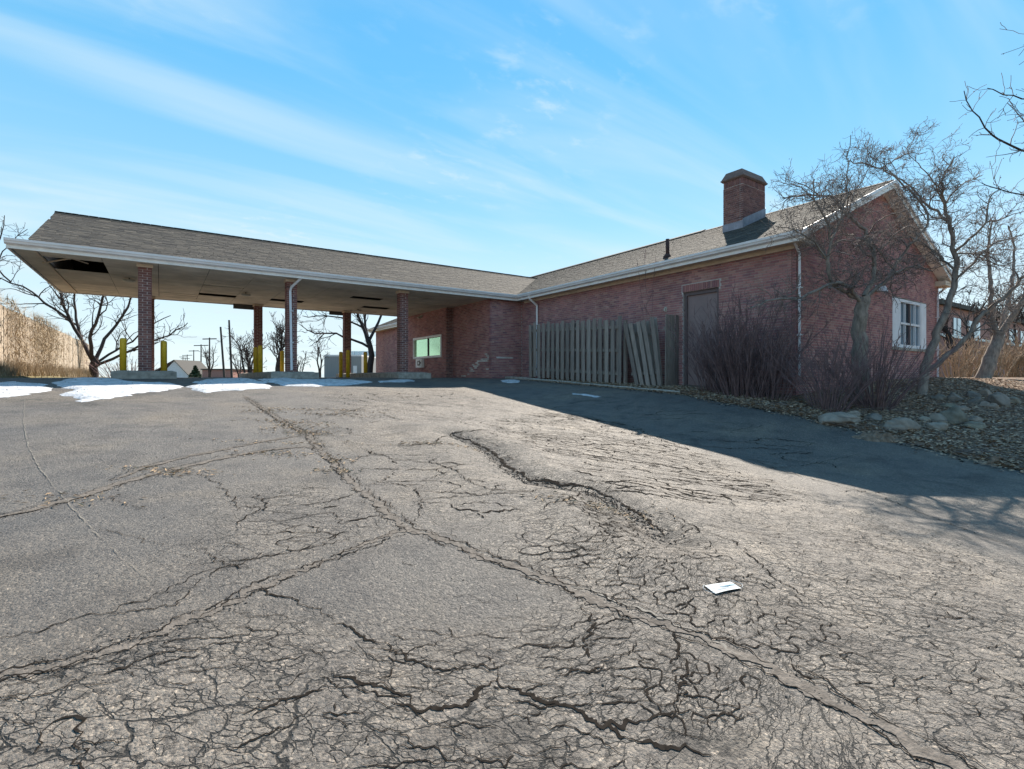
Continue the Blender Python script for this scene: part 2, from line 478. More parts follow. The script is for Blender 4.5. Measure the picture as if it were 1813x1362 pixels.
# ================================================================== THE SETTING
_xk = np.array([-50, 2, 7.3, 10.5, 14.]); _yk = np.array([-8, 2, 5, 8, 11, 14.5, 17.])
_ot = np.array([[0, 0, 0, 0, 0, 0, 0], [0, 0, 0, 0, 0, 0, 0], [-.36, -.31, -.27, -.20, -.15, -.10, 0],
                [-.42, -.24, .10, .20, .12, .04, 0], [-.42, -.22, .14, .25, .15, .05, 0]])
def zlot(x, y):                         # gentle rise of the lot towards the canopy, with a swale along the building
    x = np.asarray(x, float); y = np.asarray(y, float)
    a = .07 * y; b = 1.18; k = .1
    h = np.maximum(k - np.abs(a - b), 0) / k
    z = np.minimum(a, b) - h * h * k * .25
    xc = np.clip(x, _xk[0], _xk[-1] - 1e-6); yc = np.clip(y, _yk[0], _yk[-1] - 1e-6)
    i = np.clip(np.searchsorted(_xk, xc, 'right') - 1, 0, len(_xk) - 2)
    j = np.clip(np.searchsorted(_yk, yc, 'right') - 1, 0, len(_yk) - 2)
    u = sstep((xc - _xk[i]) / (_xk[i + 1] - _xk[i])); v = (yc - _yk[j]) / (_yk[j + 1] - _yk[j])
    return z + (_ot[i, j] * (1 - u) + _ot[i + 1, j] * u) * (1 - v) + (_ot[i, j + 1] * (1 - u) + _ot[i + 1, j + 1] * u) * v

_ey = np.array([-30, -4, 1.8, 2.9, 3.85, 4.7, 7, 8.2, 10.8, 14.8, 16.95, 17.0, 60])
_ex = np.array([14, 10.6, 10.0, 10.05, 10.2, 10.25, 10.5, 10.8, 11.05, 11.25, 11.3, 10.9, 10.9])
def xedge(y): return np.interp(y, _ey, _ex)

def ground_hit(px, py, zf, tmax=60):
    v = ray(px, py); t = .4
    ts = np.arange(.4, tmax, .02)
    g = zf(v.x * ts, v.y * ts) - (EYE + v.z * ts)
    k = int(np.argmax(g > 0)) if (g > 0).any() else len(ts) - 1
    t = ts[k]
    return v.x * t, v.y * t

fiss_px = [(800, 768), (830, 780), (868, 800), (900, 828), (940, 850), (990, 858), (1050, 866), (1075, 880), (1120, 905), (1180, 950)]
FISS = np.array([ground_hit(*p, zlot) for p in fiss_px])
def seg_dist(x, y, P):
    d = np.full(np.shape(x), 1e9)
    for (x0, y0), (x1, y1) in zip(P[:-1], P[1:]):
        L2 = (x1 - x0) ** 2 + (y1 - y0) ** 2
        t = np.clip(((x - x0) * (x1 - x0) + (y - y0) * (y1 - y0)) / L2, 0, 1)
        d = np.minimum(d, np.hypot(x - x0 - t * (x1 - x0), y - y0 - t * (y1 - y0)))
    return d
def zsurf(x, y):                        # the lot with its heaved and sunken places
    x = np.asarray(x, float); y = np.asarray(y, float)
    z = zlot(x, y)
    z = z + .045 * fbm(x * .55, y * .55, 3, 3) + .014 * fbm(x * 2.6, y * 2.6, 9, 3)
    d = seg_dist(x, y, FISS)
    z = z - .05 * np.exp(-(d / .16) ** 2) + .035 * np.exp(-((d - .5) / .28) ** 2)
    z = z - .03 * np.exp(-(((x - 1.3) / .8) ** 2 + ((y - 2.0) / .5) ** 2))
    return z

def bedz(x, y):
    x = np.asarray(x, float); y = np.asarray(y, float)
    xe = xedge(y); d = np.maximum(x - xe, 0)
    z = zlot(np.minimum(xe, x), y) + .06 * sstep(d / .12) + .075 * d
    z = np.where(z > .9, .9 + .28 * np.tanh((z - .9) / .28), z)
    z = z + .05 * fbm(x * 1.1, y * 1.1, 21, 4) * sstep(d / .5)
    return z
def terrain(x, y):
    x = np.asarray(x, float); y = np.asarray(y, float)
    z = np.clip(.07 * y, -.6, 1.18)
    left = z + .06 + .05 * fbm(x * .6, y * .6, 5, 3)
    lot = zlot(x, y) - .09
    bed = np.where(x < 26, bedz(np.minimum(x, 24), np.clip(y, -8, 7)) - .06, 1.0)
    w = sstep((x + 3.6) / .3)
    zz = left * (1 - w) + lot * w
    wb = sstep((x - xedge(y) - .1) / .3)
    zz = zz * (1 - wb) + bed * wb
    far = .62
    wn = sstep((y - 27) / 16) * (1 - sstep((-3.0 - x) / 1.0) * (1 - sstep((y - 55) / 20)))
    zz = zz * (1 - wn) + far * wn
    wo = np.clip(sstep((np.abs(x - 8) - 40) / 40) + sstep((np.abs(y - 15) - 60) / 40), 0, 1)
    return zz * (1 - wo) + .62 * wo

def grid_obj(name, X, Y, zf, m, kind=None, smooth=True):
    n0, n1 = X.shape
    v = np.stack([X, Y, zf(X, Y)], -1).reshape(-1, 3)
    idx = np.arange(n0 * n1).reshape(n0, n1)
    f = np.stack([idx[:-1, :-1], idx[:-1, 1:], idx[1:, 1:], idx[1:, :-1]], -1).reshape(-1, 4)
    return obj(name, v, f, m, None, smooth, kind, base=(0, 0, 0))

ax = np.concatenate([-np.geomspace(1500, 13, 22), np.arange(-12, 32, .4), np.geomspace(33, 1500, 22)])
ay = np.concatenate([-np.geomspace(1500, 9, 22), np.arange(-8, 60, .5), np.geomspace(61, 1500, 22)])
GX, GY = np.meshgrid(ax, ay)
ground = grid_obj('ground', GX, GY, terrain, M_grass, 'structure')

# asphalt lot: finer where the pavement is broken
xl = np.concatenate([np.arange(-3.5, -1.2, .1), np.arange(-1.2, 5.2, .035), np.arange(5.2, 8, .08)])
yl = np.concatenate([np.arange(-6, -.6, .2), np.arange(-.6, 6.5, .035), np.arange(6.5, 12, .07), np.arange(12, 28.01, .16)])
tl = np.linspace(0, 1, 30)
X1 = np.tile(xl, (len(yl), 1)); X2 = 8 + (xedge(yl)[:, None] - 8) * tl[None]
LX = np.concatenate([X1, X2], 1); LY = np.repeat(yl[:, None], LX.shape[1], 1)
lot = grid_obj('parking_lot', LX, LY, zsurf, M_asph, 'structure')

# where the surface has ravelled and crazed
def soft_mask(x, y, poly_px, soft):
    P_ = np.array([ground_hit(px, py, zlot, 25) for px, py in poly_px])
    d = seg_dist(x, y, np.concatenate([P_, P_[:1]])); sg = np.where(inside(x, y, P_), 1, -1)
    return sstep(.5 + sg * d / soft / 2)
def inside(x, y, P):
    P = np.asarray(P); c = np.zeros(np.shape(x), bool); j = len(P) - 1
    for i in range(len(P)):
        c ^= ((P[i, 1] > y) != (P[j, 1] > y)) & (x < (P[j, 0] - P[i, 0]) * (y - P[i, 1]) / (P[j, 1] - P[i, 1] + 1e-12) + P[i, 0])
        j = i
    return c
wx, wy = LX.ravel(), LY.ravel()
wear = np.zeros(wx.shape)
for poly_, wt, sf in (([(800, 745), (950, 715), (1200, 780), (1813, 1005), (1950, 1250), (1900, 1500), (1750, 1362), (1370, 1190), (1000, 1035), (880, 975), (900, 850)], 1., .35),
                      ([(-120, 1215), (420, 1085), (600, 1095), (860, 1120), (1040, 1050), (1200, 1110), (1370, 1185), (1750, 1370), (1800, 1600), (-120, 1600)], .72, .22),
                      ([(380, 880), (560, 850), (720, 925), (640, 970), (480, 1010), (300, 1060)], .55, .3), ([(560, 688), (820, 686), (960, 720), (900, 850), (880, 960), (740, 930), (600, 800)], .55, .5)):
    wear = np.maximum(wear, wt * soft_mask(wx, wy, poly_, sf))
wear = np.clip(wear * (.75 + 1.0 * (fbm(wx * 1.1, wy * 1.1, 44, 4) + .25)), 0, 1)
crumble = 1.1 * np.exp(-(seg_dist(wx, wy, FISS) / .3) ** 2)
for px_, py_, r_ in ((850, 785, .45), (1030, 885, .45), (1090, 920, .4), (560, 765, .35), (1250, 1310, .16), (925, 1330, .14), (1270, 815, .5), (140, 716, .45), (355, 699, .35), (60, 709, .4), (250, 700, .25)):
    gx_, gy_ = ground_hit(px_, py_, zlot, 25)
    crumble = np.maximum(crumble, .9 * np.exp(-((wx - gx_) ** 2 + (wy - gy_) ** 2) / r_ ** 2))
ca_ = lot.data.attributes.new('crumble', 'FLOAT', 'POINT'); ca_.data.foreach_set('value', np.clip(crumble, 0, 1).astype(np.float32))
wa = lot.data.attributes.new('wear', 'FLOAT', 'POINT'); wa.data.foreach_set('value', wear.astype(np.float32))

# garden bed along the building
by = np.concatenate([np.arange(-8, 7.2, .09), np.arange(7.2, 16.95, .2)])
bt = np.linspace(0, 1, 120) ** 1.4
bw = np.where(by < 6.4, 14.5, np.where(by < 7.2, 2.6, 1.8))
bw = np.interp(by, [-8, 6.2, 6.4, 16.95], [14.5, 14.5, 2.4, 1.6])
BX = xedge(by)[:, None] - .02 + bw[:, None] * bt[None]; BY = np.repeat(by[:, None], len(bt), 1)
bed = grid_obj('garden_bed', BX, BY, lambda x, y: bedz(x, y) + .012, M_soil, 'structure')

# ------------------------------------------------------------------ cracks in the pavement
class Rib:
    def __init__(s): s.a = []; s.n = 0; s.f = []
    def add(s, pts, width, jag=.012, taper=True, lift=None, wvar=.75):
        P = np.asarray(pts, float)
        seg = np.hypot(*(P[1:] - P[:-1]).T); tot = seg.sum()
        if tot < .02: return
        dist = np.hypot(P[:, 0].mean(), P[:, 1].mean())
        step = max(.008, .0036 * dist)
        lift = (.0012 if lift is None else lift) + .0007 * dist
        n = max(3, int(tot / step)); cum = np.concatenate([[0], np.cumsum(seg)])
        t = np.linspace(0, tot, n)
        x = np.interp(t, cum, P[:, 0]); y = np.interp(t, cum, P[:, 1])
        tx = np.gradient(x); ty = np.gradient(y); l = np.hypot(tx, ty) + 1e-9
        nx, ny = -ty / l, tx / l
        sd = nrng.integers(0, 9999); k0 = nrng.random() * 100
        off = jag * 1.35 * (fbm(t * 8 + k0, t * 0 + 3, sd, 3) * 2.4 + fbm(t * 34 + k0, t * 0, sd + 5, 3) * 2.0)
        env = np.minimum(1, np.minimum(t, tot - t) / (.25 * tot + 1e-6)) ** .6 if taper else np.ones(n)
        w = width * (1 + wvar * 2.4 * fbm(t * 13 + k0, t * 0 + 7, sd + 9, 3) * 1.3) * (.18 + .82 * env)
        w2 = w * (1 + .5 * (nrng.random(n) - .5)); w = w * (1 + .5 * (nrng.random(n) - .5))
        w = np.maximum(w, width * .12); w2 = np.maximum(w2, width * .12)
        x = x + nx * off; y = y + ny * off
        A = np.stack([x + nx * w / 2, y + ny * w / 2], 1); B = np.stack([x - nx * w2 / 2, y - ny * w2 / 2], 1)
        q = np.empty((2 * n, 3)); q[0::2, :2] = A; q[1::2, :2] = B; q[:, 2] = lift
        i = s.n + 2 * np.arange(n - 1)
        s.f.append(np.stack([i, i + 1, i + 3, i + 2], 1)); s.a.append(q); s.n += 2 * n
    def build(s, name, m, parent, kind='stuff'):
        v = np.concatenate(s.a); v[:, 2] += zsurf(v[:, 0], v[:, 1])
        o = obj(name, v, np.concatenate(s.f), m, parent, False, kind, base=(0, 0, 0))
        return o
def G(*pts): return [ground_hit(px, py, zsurf, 25) for px, py in pts]

cr = Rib(); seam = Rib(); pale = Rib()
S1 = G((432, 703), (470, 728), (505, 750), (545, 770), (565, 800), (590, 820), (640, 870), (690, 915), (725, 938), (790, 960), (850, 985), (920, 1008),
       (990, 1037), (1060, 1067), (1130, 1090), (1200, 1117), (1280, 1150), (1370, 1190), (1440, 1227), (1520, 1270), (1600, 1317), (1690, 1365), (1800, 1430))
S2 = G((722, 938), (660, 962), (600, 985), (520, 1015), (440, 1050), (380, 1080), (320, 1105), (250, 1135), (170, 1160), (80, 1185), (0, 1200), (-90, 1225))
S3 = G((-60, 928), (0, 915), (60, 903), (120, 888), (200, 862), (270, 840), (330, 827), (400, 810), (470, 798), (540, 792), (565, 796))
S3b = G((200, 852), (250, 830), (330, 810), (400, 796), (470, 782), (556, 770))
seam.add(S1, .052, .026, False, .001, .75); seam.add(S2, .042, .026, False, .001, .8)
seam.add(S3, .085, .02, True, .001, .5); seam.add(S3b, .05, .02, True, .001, .6)
def offset(P, d):
    P = np.asarray(P); T = np.gradient(P, axis=0); l = np.hypot(*T.T)[:, None]
    return P + np.stack([-T[:, 1], T[:, 0]], 1) / l * d
for P, d, w in ((S1, .045, .011), (S1, -.045, .010), (S1, .075, .006), (S2, .04, .008), (S2, -.035, .01), (S3, .05, .008), (S3, -.045, .009), (S3b, .03, .008)):
    cr.add(offset(P, d), w * .6, .024, False, .0022, 1.1)
main_cracks = [
    (.014, [(455, 718), (540, 720), (640, 720), (735, 717), (800, 712), (880, 716), (960, 722)]),
    (.014, [(490, 748), (560, 741), (620, 729), (650, 720)]), (.013, [(430, 700), (455, 718), (490, 745), (520, 760), (560, 790)]),
    (.016, [(605, 783), (660, 789), (720, 790), (770, 785), (800, 769), (840, 762), (868, 762)]),
    (.045, fiss_px[:6]), (.040, [(800, 768), (835, 764), (868, 763)]), (.05, [(940, 852), (990, 859), (1050, 866)]),
    (.03, fiss_px[5:]), (.020, [(960, 905), (975, 890), (995, 888), (1015, 880), (1050, 872)]),
    (.014, [(605, 783), (650, 800), (700, 815), (760, 820), (800, 830), (830, 855), (870, 868), (940, 872), (1000, 864)]),
    (.013, [(640, 850), (700, 858), (735, 865), (745, 885), (741, 915), (728, 932)]),
    (.012, [(735, 885), (800, 880), (860, 876), (930, 872)]), (.010, [(740, 855), (780, 840), (840, 830)]),
    (.016, [(590, 1105), (650, 1130), (690, 1145), (720, 1165), (760, 1178), (810, 1185), (870, 1182), (905, 1176)]),
    (.015, [(590, 1188), (650, 1205), (690, 1227), (735, 1241)]), (.018, [(690, 1250), (740, 1258), (780, 1259), (830, 1250), (845, 1230), (875, 1205), (880, 1186), (858, 1165)]),
    (.020, [(875, 1207), (910, 1225), (945, 1245), (1010, 1260), (1060, 1283), (1100, 1290), (1150, 1278), (1200, 1268), (1340, 1272)]),
    (.014, [(920, 1010), (980, 1032), (1020, 1055), (1045, 1090), (1050, 1130), (1037, 1156), (1000, 1180)]),
    (.013, [(975, 1202), (1040, 1190), (1085, 1180), (1112, 1160), (1122, 1138)]), (.011, [(880, 1160), (940, 1152), (1000, 1145), (1035, 1130)]),
    (.016, [(1190, 1105), (1200, 1160), (1215, 1200), (1208, 1250), (1190, 1285)]), (.022, [(1060, 1285), (1100, 1310), (1180, 1325), (1260, 1345)]),
    (.013, [(-40, 1150), (60, 1125), (120, 1100), (200, 1085), (290, 1050), (330, 1030), (370, 1010)]),
    (.012, [(340, 1042), (385, 1012), (450, 990), (520, 980), (570, 965), (602, 944)]), (.012, [(355, 970), (370, 985), (395, 1000), (440, 1008)]),
    (.011, [(190, 1095), (250, 1080), (315, 1075), (345, 1045)]), (.012, [(415, 895), (460, 900), (520, 895), (570, 893), (600, 885), (650, 868)]),
    (.010, [(413, 932), (440, 915), (460, 900)]), (.009, [(168, 938), (230, 950), (290, 968)]), (.009, [(190, 880), (220, 893), (255, 903)]),
    (.012, [(1180, 905), (1240, 940), (1300, 960), (1340, 1000), (1375, 1030), (1410, 1050), (1450, 1070)]), (.009, [(1240, 930), (1330, 945), (1400, 955)]),
    (.010, [(1440, 955), (1540, 965), (1620, 985), (1700, 1000), (1830, 1045)]), (.010, [(1540, 1050), (1600, 1062), (1680, 1075), (1770, 1100)]),
    (.014, [(955, 732), (985, 721), (1020, 720), (1060, 716)]), (.012, [(760, 700), (900, 708), (1000, 705), (1060, 703)]),
    (.013, [(1240, 800), (1330, 815), (1420, 845), (1560, 880), (1700, 935), (1830, 985)]), (.010, [(1330, 830), (1450, 820), (1520, 805)]),
    (.010, [(0, 1250), (90, 1230), (160, 1205), (240, 1180), (330, 1150)]), (.012, [(60, 1340), (70, 1300), (120, 1280), (135, 1330), (150, 1380)]),
    (.010, [(440, 1262), (520, 1235), (600, 1210)]), (.012, [(350, 1350), (420, 1320), (500, 1300), (560, 1260)]),
    (.013, [(450, 1040), (520, 1065), (600, 1100)]), (.010, [(620, 940), (560, 960), (500, 965)]), (.010, [(430, 905), (390, 860), (350, 840)]),
]
for w, p in main_cracks: cr.add(G(*p), w * .62, .022, True, .0016, .9)
pale.add(G((44, 700), (42, 750), (50, 790), (70, 830), (110, 878), (160, 935), (210, 985), (265, 1030)), .006, .006, True, .001, .9)
pale.add(G((1020, 1040), (1200, 1105), (1330, 1170)), .010, .02, True, .002, 1.3)

def voronoi_edges(S):
    res = delaunay_2d_cdt([Vector(p) for p in S], [], [], 0, 1e-7)
    V = np.array([tuple(v) for v in res[0]]); T = np.array(res[2])
    A, B, C = V[T[:, 0]], V[T[:, 1]], V[T[:, 2]]
    D = 2 * (A[:, 0] * (B[:, 1] - C[:, 1]) + B[:, 0] * (C[:, 1] - A[:, 1]) + C[:, 0] * (A[:, 1] - B[:, 1]))
    D[np.abs(D) < 1e-12] = 1e-12
    a2, b2, c2 = (A ** 2).sum(1), (B ** 2).sum(1), (C ** 2).sum(1)
    cc = np.stack([(a2 * (B[:, 1] - C[:, 1]) + b2 * (C[:, 1] - A[:, 1]) + c2 * (A[:, 1] - B[:, 1])) / D,
                   (a2 * (C[:, 0] - B[:, 0]) + b2 * (A[:, 0] - C[:, 0]) + c2 * (B[:, 0] - A[:, 0])) / D], 1)
    ed = {}; out_ = []
    for ti, t in enumerate(T):
        for k in range(3):
            e = tuple(sorted((t[k], t[(k + 1) % 3])))
            if e in ed: out_.append((ed[e], ti))
            else: ed[e] = ti
    return cc, out_
def chains(W_, edges, maxlen=14):
    """join kept edges into long winding paths"""
    adj = {}
    for i, (a, b) in enumerate(edges):
        adj.setdefault(a, []).append(i); adj.setdefault(b, []).append(i)
    used = [False] * len(edges); out_ = []
    order = list(range(len(edges))); rng.shuffle(order)
    for i in order:
        if used[i]: continue
        used[i] = True; path = list(edges[i])
        for end in (0, 1):
            while len(path) < maxlen:
                p, q = (path[1], path[0]) if end == 0 else (path[-2], path[-1])
                best, bj = .15, None
                d0 = W_[q] - W_[p]; d0 = d0 / (np.hypot(*d0) + 1e-9)
                for j in adj[q]:
                    if used[j]: continue
                    n_ = edges[j][0] if edges[j][1] == q else edges[j][1]
                    d1 = W_[n_] - W_[q]; c_ = float(d0 @ d1) / (np.hypot(*d1) + 1e-9)
                    if c_ > best: best, bj, nn = c_, j, n_
                if bj is None: break
                used[bj] = True
                if end == 0: path.insert(0, nn)
                else: path.append(nn)
        out_.append(path)
    return out_
def jgrid(x0, x1, y0, y1, c, jit=.85):
    xs = np.arange(x0, x1, c); ys = np.arange(y0, y1, c)
    gx, gy = np.meshgrid(xs, ys); gx = gx + (np.arange(len(ys)) % 2)[:, None] * c / 2
    return np.stack([(gx + (nrng.random(gx.shape) - .5) * c * jit).ravel(), (gy + (nrng.random(gx.shape) - .5) * c * jit).ravel()], 1)
def inside(x, y, P):
    P = np.asarray(P); c = np.zeros(np.shape(x), bool); j = len(P) - 1
    for i in range(len(P)):
        c ^= ((P[i, 1] > y) != (P[j, 1] > y)) & (x < (P[j, 0] - P[i, 0]) * (y - P[i, 1]) / (P[j, 1] - P[i, 1] + 1e-12) + P[i, 0])
        j = i
    return c
def network(poly_px, cell, ratio, ang, keep, width, seed, jag=.006, msc=1.2, mthr=.5, curve=0.):
    """crackle network inside a patch of the pavement; cells stretched by ratio along ang"""
    P = np.array(G(*poly_px)); c0 = P.mean(0)
    ca, sa = math.cos(ang), math.sin(ang)
    def to_w(q):
        x = q[:, 0] * ratio; y = q[:, 1] + curve * (q[:, 0] * ratio) ** 2
        wx = .10 * fbm(x * 2 + 9, y * 2, seed + 40, 3); wy = .10 * fbm(x * 2, y * 2 + 5, seed + 60, 3)
        return np.stack([c0[0] + (x + wx) * ca - (y + wy) * sa, c0[1] + (x + wx) * sa + (y + wy) * ca], 1)
    ext = np.abs(P - c0).max() * 1.5
    q = jgrid(-ext / ratio, ext / ratio, -ext, ext, cell)
    w = to_w(q); k = inside(w[:, 0], w[:, 1], P)
    q = q[k]
    if len(q) < 12: return
    cc, ed = voronoi_edges(q)
    Wc = to_w(np.clip(cc, -30, 30)); ins = inside(Wc[:, 0], Wc[:, 1], P)
    mk = vnoise(Wc[:, 0] * msc, Wc[:, 1] * msc, seed) * .6 + vnoise(Wc[:, 0] * msc * 3, Wc[:, 1] * msc * 3, seed + 1) * .4
    kept = []
    for a, b in ed:
        if not (ins[a] and ins[b]) or np.hypot(*(cc[a] - cc[b])) > cell * 2.5: continue
        if rng.random() > keep * (1 if (mk[a] + mk[b]) / 2 > mthr - .05 else .45): continue
        kept.append((a, b))
    for path in chains(Wc, kept):
        pw = Wc[path]; k_ = mk[path].mean()
        if len(path) == 2 and rng.random() < .35: continue
        cr.add(pw, width * .42 * (.55 + .8 * rng.random()) * (1.2 if k_ > .58 else .9), jag, True, None, .8)
RIGHT = -YAW
network([(985, 975), (1130, 905), (1230, 930), (1330, 1000), (1480, 1100), (1580, 1240), (1400, 1195), (1200, 1112), (1060, 1060)], .060, 1.25, RIGHT, .92, .0125, 11, .012, 1.6, .4)
network([(1120, 1120), (1330, 1185), (1370, 1205), (1360, 1290), (1180, 1340), (1100, 1230)], .05, 1.15, RIGHT + .5, .85, .010, 12, .010, 1.6, .42)
network([(1250, 900), (1500, 900), (1760, 1010), (1900, 1150), (1900, 1362), (1750, 1362), (1500, 1230), (1350, 1040)], .070, 1.7, RIGHT - .1, .72, .0085, 13, .012, 1.3, .48)
network([(1150, 890), (1400, 880), (1820, 1020), (1900, 1362), (1700, 1362), (1350, 1040)], .38, 2.8, RIGHT - .12, .6, .011, 33, .03)
network([(830, 745), (960, 725), (1120, 748), (1330, 830), (1480, 890), (1250, 905), (1120, 895), (1000, 855), (900, 790)], .13, 2.6, RIGHT - .25, .9, .046, 14, .03, 1.0, .4)
network([(800, 765), (880, 760), (930, 840), (1080, 870), (1200, 950), (1080, 960), (1000, 900), (880, 830)], .075, 1.8, RIGHT - .6, .95, .020, 15, .015)
network([(880, 960), (960, 905), (1070, 900), (1160, 950), (1060, 1050), (930, 1010)], .085, 1.9, RIGHT + .15, .92, .014, 16, .014, 1.4, .4)
network([(520, 1140), (700, 1095), (860, 1115), (960, 1110), (1080, 1040), (1170, 1110), (1200, 1260), (1150, 1380), (700, 1400), (540, 1380)], .055, 3.0, RIGHT + .02, .78, .0105, 17, .016, 1.6, .42, .10)
network([(-80, 1190), (200, 1145), (420, 1075), (600, 1080), (600, 1400), (-80, 1400)], .055, 3.6, RIGHT + .28, .68, .0095, 18, .016, 1.6, .45)
network([(400, 880), (560, 850), (720, 930), (640, 965), (480, 1000), (330, 1050), (310, 1000)], .13, 1.7, RIGHT + .2, .75, .020, 19, .022)
network([(560, 690), (820, 688), (960, 722), (840, 755), (760, 790), (620, 790), (540, 745)], .36, 2.3, RIGHT - .15, .85, .042, 20, .05)
network([(590, 800), (760, 790), (860, 840), (960, 880), (880, 960), (740, 925), (640, 860)], .20, 1.9, RIGHT + .1, .8, .026, 22, .03)
network([(940, 700), (1300, 730), (1600, 830), (1830, 930), (1830, 1000), (1500, 880), (1200, 780)], .28, 3.2, RIGHT - .25, .6, .03, 23, .04)
network([(0, 730), (400, 715), (440, 790), (100, 870), (0, 890)], .6, 1.6, RIGHT, .25, .012, 24, .04)
network([(0, 930), (350, 850), (420, 900), (300, 1040), (0, 1120)], .35, 1.9, RIGHT + .2, .22, .008, 26, .03)
network([(750, 960), (900, 1015), (1040, 1075), (1050, 1150), (900, 1160), (700, 1100), (600, 1030)], .10, 2.2, RIGHT + .1, .42, .007, 25, .014)
cracks = cr.build('cracks', M_crack, lot)
seams = seam.build('seam_filler', M_seam, lot)
scrape = pale.build('pale_scrape_lines', M_pale, lot)

# crumbled asphalt in the sunken places, pebbles elsewhere
def pebbles(name, pts, rlo, rhi, m, parent, zf, flat=.6):
    V = []; Fc = []; n = 0
    oct_f = np.array([(0, 2, 4), (2, 1, 4), (1, 3, 4), (3, 0, 4), (2, 0, 5), (1, 2, 5), (3, 1, 5), (0, 3, 5)])
    base = np.array([(1, 0, 0), (-1, 0, 0), (0, 1, 0), (0, -1, 0), (0, 0, 1), (0, 0, -1)], float)
    zs = zf(pts[:, 0], pts[:, 1])
    for (x, y), z in zip(pts, zs):
        r = rlo + (rhi - rlo) * rng.random() ** 2.5
        a = rng.random() * 6.3; c, s = math.cos(a), math.sin(a)
        b = base * (r * np.array([1, .6 + .5 * rng.random(), flat])) * (.8 + .4 * nrng.random((6, 1)))
        b = np.stack([b[:, 0] * c - b[:, 1] * s, b[:, 0] * s + b[:, 1] * c, b[:, 2]], 1)
        V.append(b + (x, y, z + r * flat * .45)); Fc.append(oct_f + n); n += 6
    return obj(name, np.concatenate(V), np.concatenate(Fc), m, parent, False, 'stuff', base=(0, 0, 0))
pp = []
for _ in range(1500):
    k = rng.random() * (len(FISS) - 1); i = int(k); q = FISS[i] * (1 - k + i) + FISS[i + 1] * (k - i)
    pp.append(q + nrng.normal(0, .07, 2))
rubble = pebbles('crumbled_asphalt', np.array(pp), .003, .013, M_gravel, lot, zsurf)
pp = np.stack([nrng.uniform(-2.5, 9.5, 900), nrng.uniform(.6, 13, 900)], 1)
for P_ in (S1, S2, S3):
    P_ = np.asarray(P_); k_ = nrng.random(420) * (len(P_) - 1.001); i_ = k_.astype(int); w_ = (k_ - i_)[:, None]
    pp = np.concatenate([pp, P_[i_] * (1 - w_) + P_[i_ + 1] * w_ + nrng.normal(0, .035, (420, 2))])
pp = pp[(pp[:, 1] > .2)]
grit = pebbles('loose_grit', pp, .002, .008, M_gravel, lot, zsurf)

# dry leaves and needles
def leaves(name, pts, size, m, zf, lift=.012, aspect=.5, parent=None, tilt=.5, kind='stuff'):
    pts = np.asarray(pts); n = len(pts)
    a = nrng.random(n) * 6.283; s = size * (.5 + nrng.random(n)); tl_ = (nrng.random(n) - .5) * 2 * tilt
    u = np.stack([np.cos(a), np.sin(a), tl_ * .6], 1) * s[:, None]
    b = nrng.uniform(-tilt, tilt, n)
    w = np.stack([-np.sin(a), np.cos(a), b], 1) * (s * aspect)[:, None]
    c = np.stack([pts[:, 0], pts[:, 1], zf(pts[:, 0], pts[:, 1]) + lift + np.abs(tl_) * s * .3], 1)
    mid = np.zeros((n, 3)); mid[:, 2] = s * .18
    V = np.stack([c - u, c - w * .9 + mid, c + u, c + w * .9 + mid * .5], 1).reshape(-1, 3)
    f = np.arange(4 * n).reshape(n, 4)
    return obj(name, V, f, m, parent, False, kind, base=(0, 0, 0))
lp = []
def sprinkle(px, py, n, sx, sy):
    x, y = G((px, py))[0]
    for _ in range(int(n * 2.2)):
        a, b = rng.gauss(0, sx), rng.gauss(0, sy)
        lp.append((x + a * cA + b * sA, y - a * sA + b * cA))
for px, py, n, sx, sy in ((505, 748, 60, .3, .1), (525, 758, 90, .25, .25), (545, 768, 70, .2, .12), (590, 735, 60, .4, .12), (620, 728, 70, .35, .12), (520, 726, 40, .35, .12),
                          (470, 728, 40, .2, .2), (495, 804, 50, .25, .1), (480, 785, 40, .4, .06), (325, 838, 40, .15, .08), (255, 830, 25, .2, .05), (110, 885, 25, .25, .08),
                          (775, 786, 60, .3, .06), (1070, 900, 60, .25, .1), (595, 835, 30, .12, .06), (600, 815, 30, .1, .1)):
    sprinkle(px, py, n, sx, sy)
litter = tag(leaves('dry_leaf_litter', lp, .024, M_leafo, zsurf, .008, .25), 'tan dry leaves and needles caught in the pavement cracks', 'leaf litter')

# ================================================================== PIECES (bricks, shingles)
class Pieces:
    """alike pieces of one thing: the 300 nearest become objects, the rest one joined part each"""
    def __init__(s, limit=300): s.items = []; s.limit = limit
    def put(s, kind, dims, M, parent, m, solo=True): s.items.append((M.translation.length + (0 if solo else 1e4), kind, dims, M, parent, m))
    def finish(s, restname):
        it = sorted(s.items, key=lambda q: q[0]); cache = {}
        c = np.array([(-.5, -.5, -.5), (.5, -.5, -.5), (.5, .5, -.5), (-.5, .5, -.5), (-.5, -.5, .5), (.5, -.5, .5), (.5, .5, .5), (-.5, .5, .5)])
        F = np.array(BOXF); rest = {}
        for i, (d, kind, dims, M, parent, m) in enumerate(it):
            if i < s.limit and d < 1e4:
                k = (kind, tuple(round(q, 3) for q in dims), m.name)
                if k not in cache: cache[k] = make_mesh(kind, c * np.array(dims), BOXF, m)
                inst(kind, cache[k], M, parent)
            else: rest.setdefault((parent, m.name), []).append((np.array(dims), np.array(M)))
        for (parent, mn), L_ in rest.items():
            D = np.array([q[0] for q in L_]); MM = np.array([q[1] for q in L_])
            P = c[None] * D[:, None, :]
            V = np.einsum('nij,nkj->nki', MM[:, :3, :3], P) + MM[:, None, :3, 3]
            Fa = (F[None] + (8 * np.arange(len(L_)))[:, None, None]).reshape(-1, 4)
            obj(restname, V.reshape(-1, 3), Fa, MATS[mn], parent, False, 'stuff')

